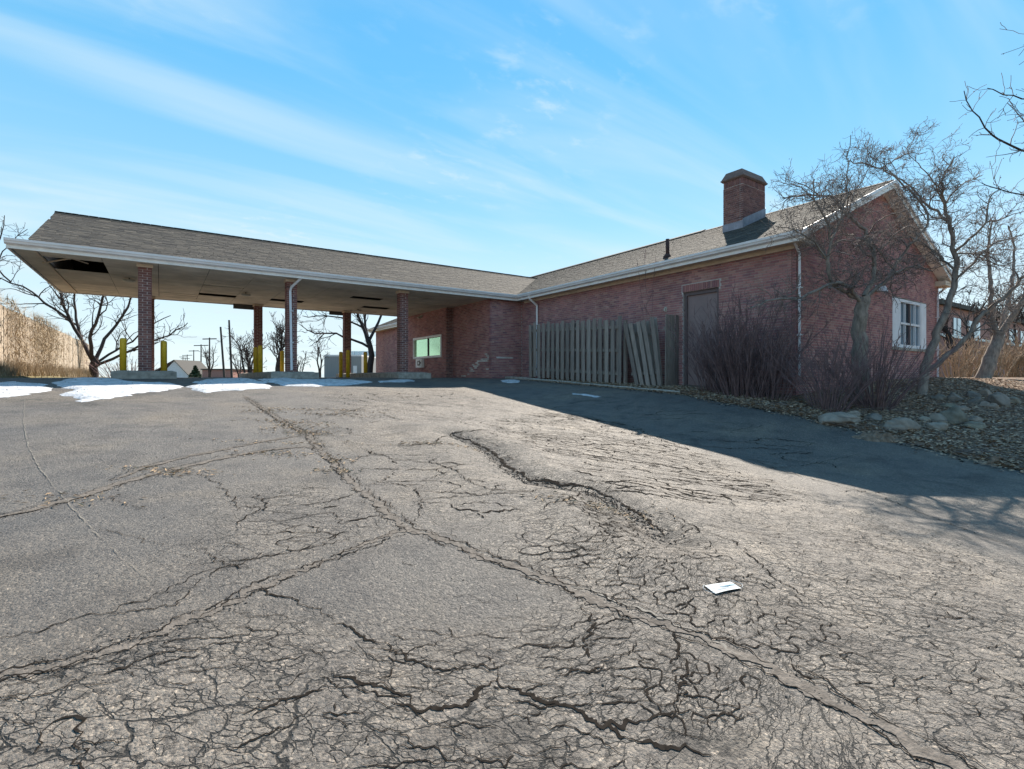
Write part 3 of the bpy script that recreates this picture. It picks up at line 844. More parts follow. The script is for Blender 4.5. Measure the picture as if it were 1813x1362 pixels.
CH, BL = .0667, .2032
def brick_wall(pc, parent, org, ud, nrm, width, z0, ztop, openings=(), m=None, solo=True, special=None):
    m = m or M_brick
    ud = Vector((*ud, 0)); nv = Vector((*nrm, 0)); o = Vector((*org, 0))
    rot = Matrix((ud, -nv, Vector((0, 0, 1)))).transposed().to_4x4()
    zt = ztop if callable(ztop) else (lambda u: ztop)
    k = 0; z = z0
    while z < 9:
        if z + CH > max(zt(0), zt(width / 2), zt(width)) + .01: break
        u = -(BL / 2 if k % 2 else 0)
        while u < width:
            a, b = max(u, 0), min(u + BL, width); u += BL
            spans = [(a, b)]
            for (u0, u1, w0, w1) in openings:
                if z + CH * .7 > w0 and z + CH * .3 < w1:
                    spans = [q for (p, r) in spans for q in ((p, min(r, u0)), (max(p, u1), r)) if q[1] - q[0] > .02]
            for (p, r) in spans:
                if r - p < .035: continue
                uc = (p + r) / 2
                if z + CH > zt(uc) + .005: continue
                L_ = r - p - .0095
                pos = o + ud * uc + nv * (-.045 + rng.uniform(-.0025, .0025)); pos.z = z + CH / 2
                mm = special(uc, z) if special else None
                M = Matrix.Translation(pos) @ rot
                pc.put('brick', (round(L_, 3), .09, .0572), M, parent, mm or m, solo)
        z += CH; k += 1

def shingle_slope(pc, parent, org, ud, up, length, rows, x0f=None, x1f=None, m=None, solo=True):
    """org: eave start; ud: along eave; up: unit vector up the slope"""
    ud = Vector(ud); up = Vector(up); nv = ud.cross(up)
    if nv.z < 0: nv = -nv
    ex, wd, th = .14, .30, .011
    tilt = .055
    up2 = (up * math.cos(tilt) - nv * math.sin(tilt) * 1).normalized()
    n2 = ud.cross(up2); n2 = n2 if n2.z > 0 else -n2
    rot = Matrix((ud, up2, n2)).transposed().to_4x4()
    for r in range(rows):
        a = x0f(r) if x0f else 0; b = x1f(r) if x1f else length
        u = a - rng.random() * wd
        while u < b:
            w = wd * rng.choice((.55, .8, 1, 1, 1.15))
            p, q = max(u, a), min(u + w, b); u += w
            if q - p < .05: continue
            pos = Vector(org) + ud * ((p + q) / 2) + up * (r * ex + .085) + nv * (.014 + rng.uniform(-.001, .004))
            pc.put('shingle', (round(q - p - .006, 2), .185, th), Matrix.Translation(pos) @ rot, parent, m or M_shing, solo)

# ================================================================== BRICK BUILDING
BWX, BEX, BSY, BNY = 12.2, 21.8, 6.0, 34.2      # main walls
EVX, EVE, SOF = 11.78, 22.22, 4.30              # eaves, soffit height
RX, RZ, EZ0 = 17.0, 6.74, 4.50                  # ridge
SL = (RZ - EZ0) / (RX - EVX)
bld = empty('brick_building', (17, 20, .8), 'single-storey red brick building with brown shingle gable roof and square brick chimney', 'building')
pcB = Pieces(300)
# walls
wallW = MB().box(BWX + .009, BWX + .25, BSY + .1, 8.0, .35, SOF + .1).box(BWX + .009, BWX + .25, 9.12, 16.95, .35, SOF + .1).box(BWX + .009, BWX + .25, 8.0, 9.12, 3.6, SOF + .1).build('wall', M_mortar, bld)
door = (8.0 - 6.095, 9.12 - 6.095, .5, 3.60)
def lintel_skip(u0, u1, z0, z1): return (u0, u1, z0, z1)
brick_wall(pcB, wallW, (BWX, BSY + .095), (0, 1), (-1, 0), 16.95 - BSY - .095, .42, SOF + .02,
           [door, (door[0] - .05, door[1] + .05, 3.6, 3.6 + 3 * CH)])
rotL = Matrix(((0, 0, -1), (-1, 0, 0), (0, 1, 0))).to_4x4()
yy = 8.0 - .02
while yy < 9.12 + .02:
    pcB.put('brick', (.19, .0585, .09), Matrix.Translation((BWX + .045 - .004, yy + .034, 3.60 + 1.5 * CH)) @ Matrix.Rotation(R(90), 4, 'Y'), wallW, M_brick)
    yy += .0685
gw = MB()
gtop = lambda x: EZ0 - .10 + SL * (min(x, 2 * RX - x) - EVX)
gw.prism([(BWX + .1, 0, 3.61), (BEX - .1, 0, 3.61), (BEX - .1, 0, gtop(BEX)), (RX, 0, gtop(RX)), (BWX + .1, 0, gtop(BWX))], (0, BSY + .009, 0), (0, BSY + .25, 0))
gw.box(BWX + .1, BEX - .1, BSY + .009, BSY + .25, .35, 2.09).box(BWX + .1, 17.87, BSY + .009, BSY + .25, 2.09, 3.61).box(20.67, BEX - .1, BSY + .009, BSY + .25, 2.09, 3.61)
wallG = gw.build('wall', M_mortar, bld)
win = (17.87 - BWX, 20.67 - BWX, 2.10, 3.60)
brick_wall(pcB, wallG, (BWX, BSY), (1, 0), (0, -1), BEX - BWX, .55, lambda u: gtop(BWX + u), [win])
# entrance side of the drive-through bay
WX, BX_ = 10.65, 10.38
whit = lambda u, z: M_brickw if (z < 2.2 and z > 1.2 and rng.random() < (.45 if abs((z - 1.3) - (.75 - 1.15 * (u / 2.6))) < .13 else .015)) else None
wallS = MB().box(WX + .1, BWX + .05, 16.96, 17.2, .9, SOF + .1).build('wall', M_mortar, bld)
brick_wall(pcB, wallS, (WX, 16.95), (1, 0), (0, -1), BWX - WX, .95, SOF + .02, special=lambda u, z: M_brickw if (1.9 < z < 1.98 and rng.random() < .5 and u < 1.1) else None)
wallB = MB().box(WX + .009, WX + .25, 17.1, 20.2, .9, SOF + .1).build('wall', M_mortar, bld)
brick_wall(pcB, wallB, (WX, 17.045), (0, 1), (-1, 0), 20.1 - 17.045, .95, SOF + .02, special=whit)
wallP = MB().box(BX_ + .009, BX_ + .3, 20.109, 20.6, .9, SOF + .1).box(BX_ + .009, BX_ + .3, 23.7, 24.6, .9, SOF + .1).box(BX_ + .009, BX_ + .3, 20.6, 23.7, .9, 2.1).box(BX_ + .009, BX_ + .3, 20.6, 23.7, 3.14, SOF + .1).build('wall', M_mortar, bld)
brick_wall(pcB, wallP, (BX_, 20.1), (1, 0), (0, -1), WX - BX_, .95, SOF + .02, m=M_brickd)  # return of the bay step: its shade is put into a darker brick colour
wwin = (20.6 - 20.195, 23.7 - 20.195, 2.1, 3.14)
brick_wall(pcB, wallP, (BX_, 20.195), (0, 1), (-1, 0), 24.6 - 20.195, .95, SOF + .02, [wwin])
wallN = MB().box(BWX + .009, BWX + .25, 24.5, BNY, .4, SOF + .1).build('wall', M_mortar, bld)
brick_wall(pcB, wallN, (BWX, 24.5), (0, 1), (-1, 0), BNY - 24.5, .75, SOF + .02, solo=False)
MB().box(BEX - .25, BEX - .009, BSY + .26, BNY, .35, SOF + .1).build('wall', M_farbrick, bld)
nw = MB(); nw.prism([(BWX + .26, 0, .35), (BEX - .26, 0, .35), (BEX - .26, 0, gtop(BEX - .3)), (RX, 0, gtop(RX)), (BWX + .26, 0, gtop(BWX + .3))], (0, BNY - .25, 0), (0, BNY, 0))
nw.build('wall', M_farbrick, bld)
MB().box(BX_ + .31, BWX, 24.35, 24.6, .9, SOF + .1).build('wall', M_farbrick, bld)
# roof
RY0, RY1 = 5.68, 34.5
def slope_pts(x): return EZ0 + SL * (min(x, 2 * RX - x) - EVX)
rf = MB()
rf.prism([(EVX + .02, 0, EZ0 - .13), (EVX + .02, 0, EZ0 - .02), (RX, 0, RZ - .02), (EVE - .02, 0, EZ0 - .02), (EVE - .02, 0, EZ0 - .13), (RX, 0, RZ - .16)], (0, RY0, 0), (0, RY1, 0))
roof = rf.build('roof', M_deck, bld)
up = Vector((1, 0, SL)).normalized()
rows = int((RX - EVX) / up.x / .14)
shingle_slope(pcB, roof, (EVX - .03, RY0 - .03, EZ0 - .02), (0, 1, 0), up, RY1 - RY0 + .06, rows)
upE = Vector((-1, 0, SL)).normalized()
shingle_slope(pcB, roof, (EVE + .03, RY0 - .03, EZ0 - .02), (0, 1, 0), upE, RY1 - RY0 + .06, rows, solo=False)
yy = RY0
while yy < RY1:
    for sgn in (1,):
        q = MB(); q.prism([(-.16, 0, -.055), (0, 0, .022), (.16, 0, -.055), (.16, 0, -.067), (0, 0, .01), (-.16, 0, -.067)], (RX, yy, RZ + .02), (RX, min(yy + .3, RY1), RZ + .02 + rng.uniform(0, .006)))
        if yy < 16: q.build('ridge_shingle', M_shing, roof)
        else:
            q = MB(); q.prism([(-.16, 0, -.055), (0, 0, .022), (.16, 0, -.055), (.16, 0, -.067), (0, 0, .01), (-.16, 0, -.067)], (RX, yy, RZ + .02), (RX, RY1, RZ + .02))
            q.build('ridge_shingle', M_shing, roof); yy = 99
    yy += .3
MB().prism([(-.22, 0, -.06), (-.2, 0, -.02), (0, 0, .075), (.2, 0, -.02), (.22, 0, -.06)], (RX, 11.7, RZ), (RX, 33.5, RZ)).build('ridge_vent', M_shing, roof)
# rake boards, soffit and eave return of the gable
for sx in (1, -1):
    X0 = EVX if sx > 0 else EVE
    rk = MB()
    rk.prism([(0, -.02, -.02), (0, .02, -.02), (0, .02, -.21), (0, -.02, -.21)], (X0, RY0 + .01, EZ0), (RX, RY0 + .01, RZ))
    rk.build('rake_board', M_fascia, bld)
    r2 = MB(); r2.prism([(0, -.035, .012), (0, .02, .012), (0, .02, -.07), (0, -.035, -.07)], (X0, RY0 - .025, EZ0), (RX, RY0 - .025, RZ))
    r2.build('rake_trim', M_white, bld)
    r3 = MB(); r3.prism([(0, 0, -.135), (0, .285, -.135), (0, .285, -.16), (0, 0, -.16)], (X0 + sx * .03, RY0 + .032, EZ0 - .02), (RX, RY0 + .032, RZ - .02))
    r3.build('rake_soffit', M_fascia, bld)
    xa, xb = (EVX + .02, EVX + .75) if sx > 0 else (EVE - .75, EVE - .02)
    MB().box(xa, xb, RY0 + .035, BSY - .004, SOF - .04, SOF + .12).build('eave_return', M_trim, bld)
# soffit and fascia of the long eaves
MB().box(EVX + .03, BWX + .02, BSY + .005, 16.55, SOF - .01, SOF + .02).build('soffit', M_trim, bld)
MB().box(BWX - .07, BWX - .006, BSY + .01, 16.7, SOF - .10, SOF - .012).build('frieze_board', M_trim, bld)
MB().box(EVX + .03, BWX + .02, 24.7, BNY + .4, SOF - .01, SOF + .02).build('soffit', M_trim, bld)
GPROF = [(-.015, -.10), (-.085, -.075), (-.10, -.03), (-.118, -.02), (-.125, .035), (-.105, .035), (-.10, 0), (.0, .0)]
def gutter(p0, p1, nx, ny, parent, z):
    g = MB(); g.prism([(-nx * a, -ny * a, b) for a, b in GPROF], (p0[0], p0[1], z), (p1[0], p1[1], z))
    return g.build('gutter', M_white, parent)
def fascia(p0, p1, nx, ny, parent, z0, z1):
    g = MB(); g.prism([(0, 0, z0), (nx * .025, ny * .025, z0), (nx * .025, ny * .025, z1), (0, 0, z1)], (*p0, 0), (*p1, 0))
    return g.build('fascia', M_fascia, parent)
gutter((EVX, RY0 + .0), (EVX, 16.66), -1, 0, bld, EZ0 - .05)
fascia((EVX + .028, RY0 + .04), (EVX + .028, 16.72), -1, 0, bld, SOF - .03, EZ0 - .02)
gutter((EVX, 24.75), (EVX, RY1), -1, 0, bld, EZ0 - .05)
fascia((EVX + .028, 24.72), (EVX + .028, RY1 - .02), -1, 0, bld, SOF - .03, EZ0 - .02)
fascia((EVE - .028, RY0 + .04), (EVE - .028, RY1 - .02), 1, 0, bld, SOF - .03, EZ0 - .02)
gutter((EVE, RY0), (EVE, RY1), 1, 0, bld, EZ0 - .05)
# downspouts
def downspout(pts, parent, w=.042):
    d = MB(); d.tube(pts, w, 4, True, .75)
    o = d.build('downspout', M_white, parent)
    for p in (pts[-1],):
        pass
    zt, zb = pts[-2][2], pts[-1][2]
    for k in (.35, .75):
        z = zb + (zt - zb) * k; x, y = pts[-1][0], pts[-1][1]
        MB().box(x - .052, x + .052, y - .052, y + .052, z - .012, z + .012).build('strap', M_white, o)
    return o
downspout([(EVX + .02, 5.86, 4.4), (EVX + .05, 5.87, 4.32), (12.25, 5.94, 4.08), (12.26, 5.945, 3.98), (12.26, 5.945, 1.22)], bld)
downspout([(EVE - .1, 5.80, 4.4), (EVE - .15, 5.82, 4.3), (21.58, 5.94, 4.0), (21.56, 5.945, 3.9), (21.56, 5.945, 1.16)], bld)
downspout([(EVX - .04, 15.85, 4.42), (EVX, 15.85, 4.25), (12.13, 15.85, 4.02), (12.14, 15.85, 3.9), (12.14, 15.85, 1.25)], bld, .05)
# door (tall boarded opening)
dr = MB().box(BWX + .11, BWX + .15, 8.08, 9.04, .5, 3.5).build('door', M_door, bld)
fr = MB().box(BWX + .06, BWX + .16, 8.004, 8.08, .5, 3.596).box(BWX + .06, BWX + .16, 9.04, 9.116, .5, 3.596).box(BWX + .06, BWX + .16, 8.081, 9.039, 3.5, 3.596)
fr.build('door_frame', M_dframe, dr)
MB().box(BWX + .1, BWX + .108, 8.16, 8.22, 1.75, 1.95).build('handle', M_dark, dr)
ls = MB().box(BWX - .012, BWX + .0, 9.68, 9.76, 3.12, 3.26).box(BWX - .06, BWX - .012, 9.695, 9.745, 3.15, 3.22)
ls.build('wall_light', M_lamp, bld)
# gable window with white panels
wn = MB().box(17.88, 20.66, BSY + .07, BSY + .10, 2.11, 3.59).build('window', M_glassb, bld)
f = MB()
f.box(17.88, 18.46, BSY + .0, BSY + .06, 2.11, 3.59); f.build('panel', M_sid, wn)
MB().box(20.2, 20.66, BSY + .0, BSY + .06, 2.11, 3.59).build('panel', M_sid, wn)
MB().box(18.47, 18.54, BSY + .01, BSY + .068, 2.11, 3.59).box(20.12, 20.19, BSY + .01, BSY + .068, 2.11, 3.59).box(18.55, 20.11, BSY + .012, BSY + .066, 3.5, 3.59).box(18.55, 20.11, BSY + .012, BSY + .066, 2.11, 2.2).build('frame', M_sid, wn)
MB().box(19.28, 19.36, BSY + .014, BSY + .064, 2.201, 3.499).build('mullion', M_dframe, wn)
MB().box(19.37, 20.11, BSY + .014, BSY + .064, 2.82, 2.88).box(19.72, 19.76, BSY + .016, BSY + .062, 2.201, 2.819).box(19.72, 19.76, BSY + .016, BSY + .062, 2.881, 3.499).build('rail', M_sid, wn)
MB().box(18.55, 19.27, BSY + .014, BSY + .064, 2.82, 2.88).box(18.89, 18.93, BSY + .016, BSY + .062, 2.201, 2.819).box(18.89, 18.93, BSY + .016, BSY + .062, 2.881, 3.499).build('rail', M_sid, wn)
MB().box(17.80, 20.74, BSY - .05, BSY + .05, 2.02, 2.098).build('sill', M_conc, wn)
fl_ = MB().box(16.62, 16.78, BSY - .14, BSY - .004, 3.62, 3.80); fl_.lathe((16.70, BSY - .2, 3.60), [(.03, .16), (.09, .02), (.095, 0)], 12)
fl_.build('floodlight', M_sid, bld)
# teller window of the drive-through bay
tw = MB().box(BX_ + .055, BX_ + .085, 20.68, 23.62, 2.2, 3.04).build('teller_window', M_glass, bld)
fr = MB()
for a in ((20.61, 20.68, 2.11, 3.13), (23.62, 23.69, 2.11, 3.13), (20.681, 23.619, 3.04, 3.13), (20.681, 23.619, 2.11, 2.2)):
    fr.box(BX_ - .03, BX_ + .09, *a)
fr.build('frame', M_fascia, tw)
MB().box(BX_ + .02, BX_ + .053, 22.05, 22.12, 2.201, 3.039).build('mullion', M_dark, tw)
dw = MB().box(BX_ - .16, BX_ - .002, 22.42, 23.06, 1.66, 2.08).build('deal_drawer', M_fascia, bld)
MB().box(BX_ - .172, BX_ - .161, 22.56, 22.84, 1.76, 2.0).build('drawer_recess', M_black, dw)
MB().box(BX_ - .18, BX_ - .173, 22.64, 22.76, 1.82, 1.94).build('drawer_face', M_fascia, dw)
MB().box(BX_ - .172, BX_ - .161, 22.46, 22.53, 1.85, 1.93).build('keyhole_plate', M_dark, dw)
sc = MB().box(BX_ - .05, BX_ - .003, 22.62, 22.80, 4.06, 4.2).tube([(BX_ - .05, 22.7, 4.12), (BX_ - .2, 22.7, 4.05)], .05, 8)
sc.build('wall_lamp', M_lamp, bld)
# chimney
CX0, CX1, CY0, CY1 = 14.95, 16.25, 8.97, 9.64
chm = MB().box(CX0 + .009, CX1 - .009, CY0 + .009, CY1 - .009, 5.2, 7.49).build('chimney', M_mortar, bld)
pcC = Pieces(0)
for org, ud, nr, w in (((CX0, CY0), (1, 0), (0, -1), CX1 - CX0), ((CX0, CY0 + .095), (0, 1), (-1, 0), CY1 - CY0 - .095),
                       ((CX1, CY0 + .095), (0, 1), (1, 0), CY1 - CY0 - .095), ((CX0 + .095, CY1), (1, 0), (0, 1), CX1 - CX0 - .19)):
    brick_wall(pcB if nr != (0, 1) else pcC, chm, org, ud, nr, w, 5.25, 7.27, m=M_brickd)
    # soldier course under the cap
    u = .035
    while u < w - .02:
        p = Vector((org[0] + ud[0] * u - nr[0] * .043, org[1] + ud[1] * u - nr[1] * .043, 7.36))
        pcC.put('brick', ((.058 if ud[0] else .09), (.09 if ud[0] else .058), .19), Matrix.Translation(p), chm, M_brickd)
        u += .068
pcC.finish('bricks')
cap = MB()
def frustum(mb, a, b, z0, z1):
    x0, x1, y0, y1 = a; X0, X1, Y0, Y1 = b
    mb.add([(x0, y0, z0), (x1, y0, z0), (x1, y1, z0), (x0, y1, z0), (X0, Y0, z1), (X1, Y0, z1), (X1, Y1, z1), (X0, Y1, z1)], BOXF)
def rect(d): return (CX0 - d, CX1 + d, CY0 - d, CY1 + d)
frustum(cap, rect(.02), rect(.06), 7.46, 7.50); frustum(cap, rect(.061), rect(.058), 7.501, 7.53); frustum(cap, rect(.045), rect(-.06), 7.531, 7.76)
cap.build('chimney_cap', M_vent, chm)
fl2 = MB()
zr = lambda x: EZ0 + SL * (x - EVX)
fl2.prism([(0, 0, 0), (0, -.012, 0), (0, -.012, .3), (0, 0, .3)], (CX0 - .01, CY0 - .006, zr(CX0)), (CX1, CY0 - .006, zr(CX1)))
fl2.box(CX0 - .02, CX0 - .008, CY0 - .018, CY1 + .01, zr(CX0) - .05, zr(CX0) + .24)
fl2.build('flashing', M_flash, chm)
vp = MB().tube([(12.32, 9.75, 4.66), (12.32, 9.75, 5.28)], .055, 12)
vpo = vp.build('vent_pipe', M_rust, bld, True)
MB().lathe((12.32, 9.75, 4.66), [(.14, 0), (.13, .1), (.07, .18)], 12).build('pipe_boot', M_rust, vpo)

# ================================================================== DRIVE-THROUGH CANOPY
CYs, CYn, CRY, CRZ = 16.70, 24.50, 20.6, 6.19
cX0 = -2.62
can = empty('drive_through_canopy', (4, 20.6, 1.2), 'long drive-through canopy with shingle roof on dark brick columns', 'canopy')
pcN = Pieces(300)
cs = (CRZ - EZ0) / (CRY - CYs)
rc = MB()
xe_at = lambda z: EVX + (z - EZ0) / SL
# deck: two slopes running back to the valleys on the main roof
v = [(cX0, CYs + .02, EZ0 - .02), (cX0, CRY, CRZ - .02), (cX0, CYn - .02, EZ0 - .02), (xe_at(EZ0), CYs + .02, EZ0 - .02), (xe_at(CRZ), CRY, CRZ - .02), (xe_at(EZ0), CYn - .02, EZ0 - .02)]
v += [(x, y, z - .1) for x, y, z in v]
rc.add(v, [(0, 3, 4, 1), (1, 4, 5, 2), (6, 7, 10, 9), (7, 8, 11, 10), (0, 6, 9, 3), (2, 5, 11, 8), (0, 1, 7, 6), (1, 2, 8, 7)])
croof = rc.build('roof', M_deck, can)
upc = Vector((0, 1, cs)).normalized(); rowsc = int((CRY - CYs) / upc.y / .14) + 1
shingle_slope(pcN, croof, (cX0 - .03, CYs - .03, EZ0 - .02), (1, 0, 0), upc, 20, rowsc, x1f=lambda r: (r * .14 + .1) * upc.z / SL + EVX - cX0 + .05)
upn = Vector((0, -1, cs)).normalized()
shingle_slope(pcN, croof, (cX0 - .03, CYn + .03, EZ0 - .02), (1, 0, 0), upn, 20, rowsc, x1f=lambda r: (r * .14 + .1) * upn.z / SL + EVX - cX0 + .05, solo=False)
rcp = MB(); rcp.prism([(0, -.16, -.06), (0, 0, .02), (0, .16, -.06), (0, .16, -.072), (0, 0, .008), (0, -.16, -.072)], (cX0 - .03, CRY, CRZ + .022), (15.9, CRY, CRZ + .022))
rcp.build('ridge_shingle', M_shing, croof)
ge = MB(); ge.prism([(0, CYs + .05, EZ0 - .1), (0, CYn - .05, EZ0 - .1), (0, CRY, CRZ - .11)], (cX0 + .06, 0, 0), (cX0 + .12, 0, 0))
ge.build('gable_siding', M_sid, can)
for a, b in (((cX0 - .01, CYs, EZ0), (cX0 - .01, CRY, CRZ)), ((cX0 - .01, CYn, EZ0), (cX0 - .01, CRY, CRZ))):
    rk = MB(); rk.prism([(-.015, 0, -.01), (.025, 0, -.01), (.025, 0, -.16), (-.015, 0, -.16)], a, b); rk.build('rake_board', M_fascia, can)
# boxed eave that runs past the gable end
XL = -3.02
MB().prism([(0, CYs + .02, EZ0 - .045), (0, CYn - .02, EZ0 - .045), (0, CYn - .02, SOF + .02), (0, CYs + .02, SOF + .02)], (XL + .03, 0, 0), (cX0 + .05, 0, 0)).build('eave_return', M_deck, can)
gutter((XL - .02, CYs), (EVX - .004, CYs), 0, -1, can, EZ0 - .05)
fascia((XL, CYs + .028), (EVX + .02, CYs + .028), 0, -1, can, SOF - .035, EZ0 - .02)
fascia((XL, CYn - .028), (EVX + .02, CYn - .028), 0, 1, can, SOF - .035, EZ0 - .02)
fascia((XL + .028, CYs + .06), (XL + .028, CYn - .06), -1, 0, can, SOF - .035, EZ0 - .03)
downspout([(3.62, CYs + .0, 4.42), (3.60, CYs + .04, 4.3), (3.36, 17.03, 4.02), (3.34, 17.085, 3.9), (3.38, 17.085, 1.42)], can, .055)
# ceiling of large panels; some have dropped out
PX, PY = 1.22, .61
ceil = MB().box(cX0, -2.52, CYs + .07, CYn - .07, SOF, SOF + .03).box(XL + .06, cX0 - .004, CYs + .07, CYn - .07, SOF + .004, SOF + .03)
ceil = ceil.box(-2.519, EVX, CYs + .06, 16.93, SOF + .002, SOF + .03).box(-2.519, WX, 24.25, CYn - .05, SOF + .002, SOF + .03).build('ceiling', M_ceil, can)
MB().box(-2.56, -2.52, CYs + .07, CYn - .07, SOF - .022, SOF - .001).build('ceiling_trim', M_trim, ceil)
holes = [(95, 462), (118, 468), (140, 470), (100, 473), (353, 521), (480, 531), (650, 530), (650, 545)]
hol = set()
for px, py in holes:
    q = on_z(px, py, SOF); hol.add((int((q.x + 2.5) // PX), int((q.y - 16.94) // PY)))
pmesh = make_mesh('ceiling_panel', np.array([(-.5, -.5, -.5), (.5, -.5, -.5), (.5, .5, -.5), (-.5, .5, -.5), (-.5, -.5, .5), (.5, -.5, .5), (.5, .5, .5), (-.5, .5, .5)]) * (PX - .012, PY - .012, .012), BOXF, M_ceil)
for i in range(11):
    for j in range(12):
        x, y = -2.5 + (i + .5) * PX, 16.94 + (j + .5) * PY
        if (i, j) in hol or x + PX / 2 > WX + .35: continue
        tl_ = Euler((rng.gauss(0, .007), rng.gauss(0, .0025), 0)).to_matrix().to_4x4()
        if rng.random() < .06: tl_ = Euler((rng.choice((-1, 1)) * .045, 0, 0)).to_matrix().to_4x4()
        inst('panel', pmesh, Matrix.Translation((x, y, SOF + rng.uniform(-.004, .004))) @ tl_, ceil)
bar = MB(); a, b, c = on_z(76, 466, SOF - .02), on_z(126, 461, SOF - .02), on_z(156, 467, SOF)
bar.tube([a, (b + Vector((0, 0, .05))), c], .02, 4); bar.build('sagging_strip', M_trim, ceil)
MB().box(-2.4, 11.5, 20.55, 20.65, 4.9, 5.05).box(-2.4, 11.5, 18.3, 18.38, 4.5, 4.65).build('roof_joist', M_void, croof)
for px, py in ((229, 492), (435, 518), (634, 547)):
    q = on_z(px, py, SOF)
    lt = MB().lathe((q.x, q.y, SOF - .13), [(.10, 0), (.16, .025), (.16, .06), (.06, .085)], 16)
    lo_ = lt.build('ceiling_light', M_lamp, can, True)
    MB().tube([(q.x, q.y, SOF - .05), (q.x, q.y, SOF + .0)], .02, 8).build('stem', M_dark, lo_)
for px0, px1, py0, py1 in ((413, 451, 537, 549), (583, 609, 550, 559)):
    a, b = on_y(px0, py0, 24.3), on_y(px1, py1, 24.3)
    MB().box(a.x, b.x, 24.27, 24.33, b.z, SOF - .005).build('lane_sign', M_sign, can)
# brick columns
ISL = 1.38
colX = (-.36, 3.40, 7.15)
for r_, Y in enumerate((17.28, 23.92)):
    for X in colX:
        h = .1525
        c_ = MB().box(X - h + .009, X + h - .009, Y - h + .009, Y + h - .009, 1.1, 4.2).build('column', M_mortar, can)
        MB().box(X - h - .03, X + h + .03, Y - h - .03, Y + h + .03, 4.2, 4.285).build('column_cap', M_trim, c_)
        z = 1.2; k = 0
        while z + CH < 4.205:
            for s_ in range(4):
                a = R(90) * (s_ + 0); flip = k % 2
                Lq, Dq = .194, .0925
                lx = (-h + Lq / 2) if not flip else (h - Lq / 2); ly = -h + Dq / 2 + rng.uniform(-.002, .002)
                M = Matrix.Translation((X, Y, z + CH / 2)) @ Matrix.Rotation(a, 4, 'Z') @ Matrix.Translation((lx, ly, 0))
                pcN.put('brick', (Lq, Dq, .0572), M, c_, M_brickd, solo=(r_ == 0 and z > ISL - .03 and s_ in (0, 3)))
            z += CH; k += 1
# limits count per kind of part: bricks and shingles apart
pcN2 = Pieces(300); pcN2.items = [q for q in pcN.items if q[1] == 'shingle']; pcN.items = [q for q in pcN.items if q[1] == 'brick']
pcN.finish('bricks'); pcN2.finish('shingles')
pcB2 = Pieces(300); pcB2.items = [q for q in pcB.items if q[1] == 'shingle']; pcB.items = [q for q in pcB.items if q[1] == 'brick']
pcB.finish('bricks'); pcB2.finish('shingles')

# ------------------------------------------------------------------ kerb islands and bollards
def rough_block(name, x0, x1, y0, y1, z0, z1, m, parent=None, seed=1, nx=14, ny=24):
    xs = np.linspace(x0, x1, nx); ys = np.linspace(y0, y1, ny)
    X, Y = np.meshgrid(xs, ys, indexing='ij')
    ed = np.minimum(np.minimum(X - x0, x1 - X), np.minimum(Y - y0, y1 - Y))
    Z = z1 - .03 * np.exp(-ed / .04) + .02 * fbm(X * 4, Y * 4, seed, 3)
    V = [(a, b, c) for a, b, c in zip(X.ravel(), Y.ravel(), Z.ravel())]
    idx = np.arange(nx * ny).reshape(nx, ny)
    F = [(idx[i, j], idx[i + 1, j], idx[i + 1, j + 1], idx[i, j + 1]) for i in range(nx - 1) for j in range(ny - 1)]
    rim = [idx[i, 0] for i in range(nx)] + [idx[-1, j] for j in range(1, ny)] + [idx[i, -1] for i in range(nx - 2, -1, -1)] + [idx[0, j] for j in range(ny - 2, 0, -1)]
    k = len(V)
    for i in rim:
        a, b, c = V[i]; V.append((a + rng.uniform(-.012, .012), b + rng.uniform(-.012, .012), z0))
    n = len(rim)
    F += [(rim[i], k + i, k + (i + 1) % n, rim[(i + 1) % n]) for i in range(n)]
    return obj(name, V, F, m, parent)
isl = [('under the column nearest the vine-covered fence', -.36, .72), ('under the column that carries the downspout', 3.45, .70), ('beside the teller window bay', 7.45, .62)]
for i, (t, X, hw) in enumerate(isl):
    o = rough_block('kerb_island', X - hw, X + hw, 16.85, 24.6, 1.0, ISL, M_conc, None, 30 + i)
    tag(o, 'low worn concrete kerb island ' + t, 'kerb', 'kerb islands of the drive-through')
def bollard(x, y, z, top, label):
    b = MB().lathe((x, y, z), [(.078, 0), (.078, top - z - .05), (.07, top - z - .02), (.045, top - z - .004), (.01, top - z)], 14)
    o = b.build('bollard', M_yel, None, True)
    return tag(o, label, 'bollard', 'yellow bollards under the canopy')
q = on_y(218, 655, 17.3); bollard(q.x, q.y, ISL - .02, 2.26, 'yellow steel bollard between the vine-covered fence and the first brick column')
q = on_y(290, 655, 17.45); bollard(q.x, q.y, ISL - .02, 2.23, 'yellow steel bollard beside the first column, on the side towards the downspout column')
for px, t, lab in ((452.5, 18.6, 'yellow bollard in front of the middle rear column, the one on its fence side'), (461, 17.6, 'yellow bollard in front of the middle rear column, covering its brick'),
                   (499.5, 21.1, 'yellow bollard half hidden beside the column with the downspout'), (603.5, 22, 'yellow bollard on the fence side of the rear column by the teller bay'),
                   (616, 20.6, 'yellow bollard standing before the rear column by the teller bay'), (647, 22, 'yellow bollard standing alone between the rear column and the bare tree trunk')):
    v_ = ray(px, 668) * t
    bollard(v_.x, v_.y, 1.12, 2.3, lab)

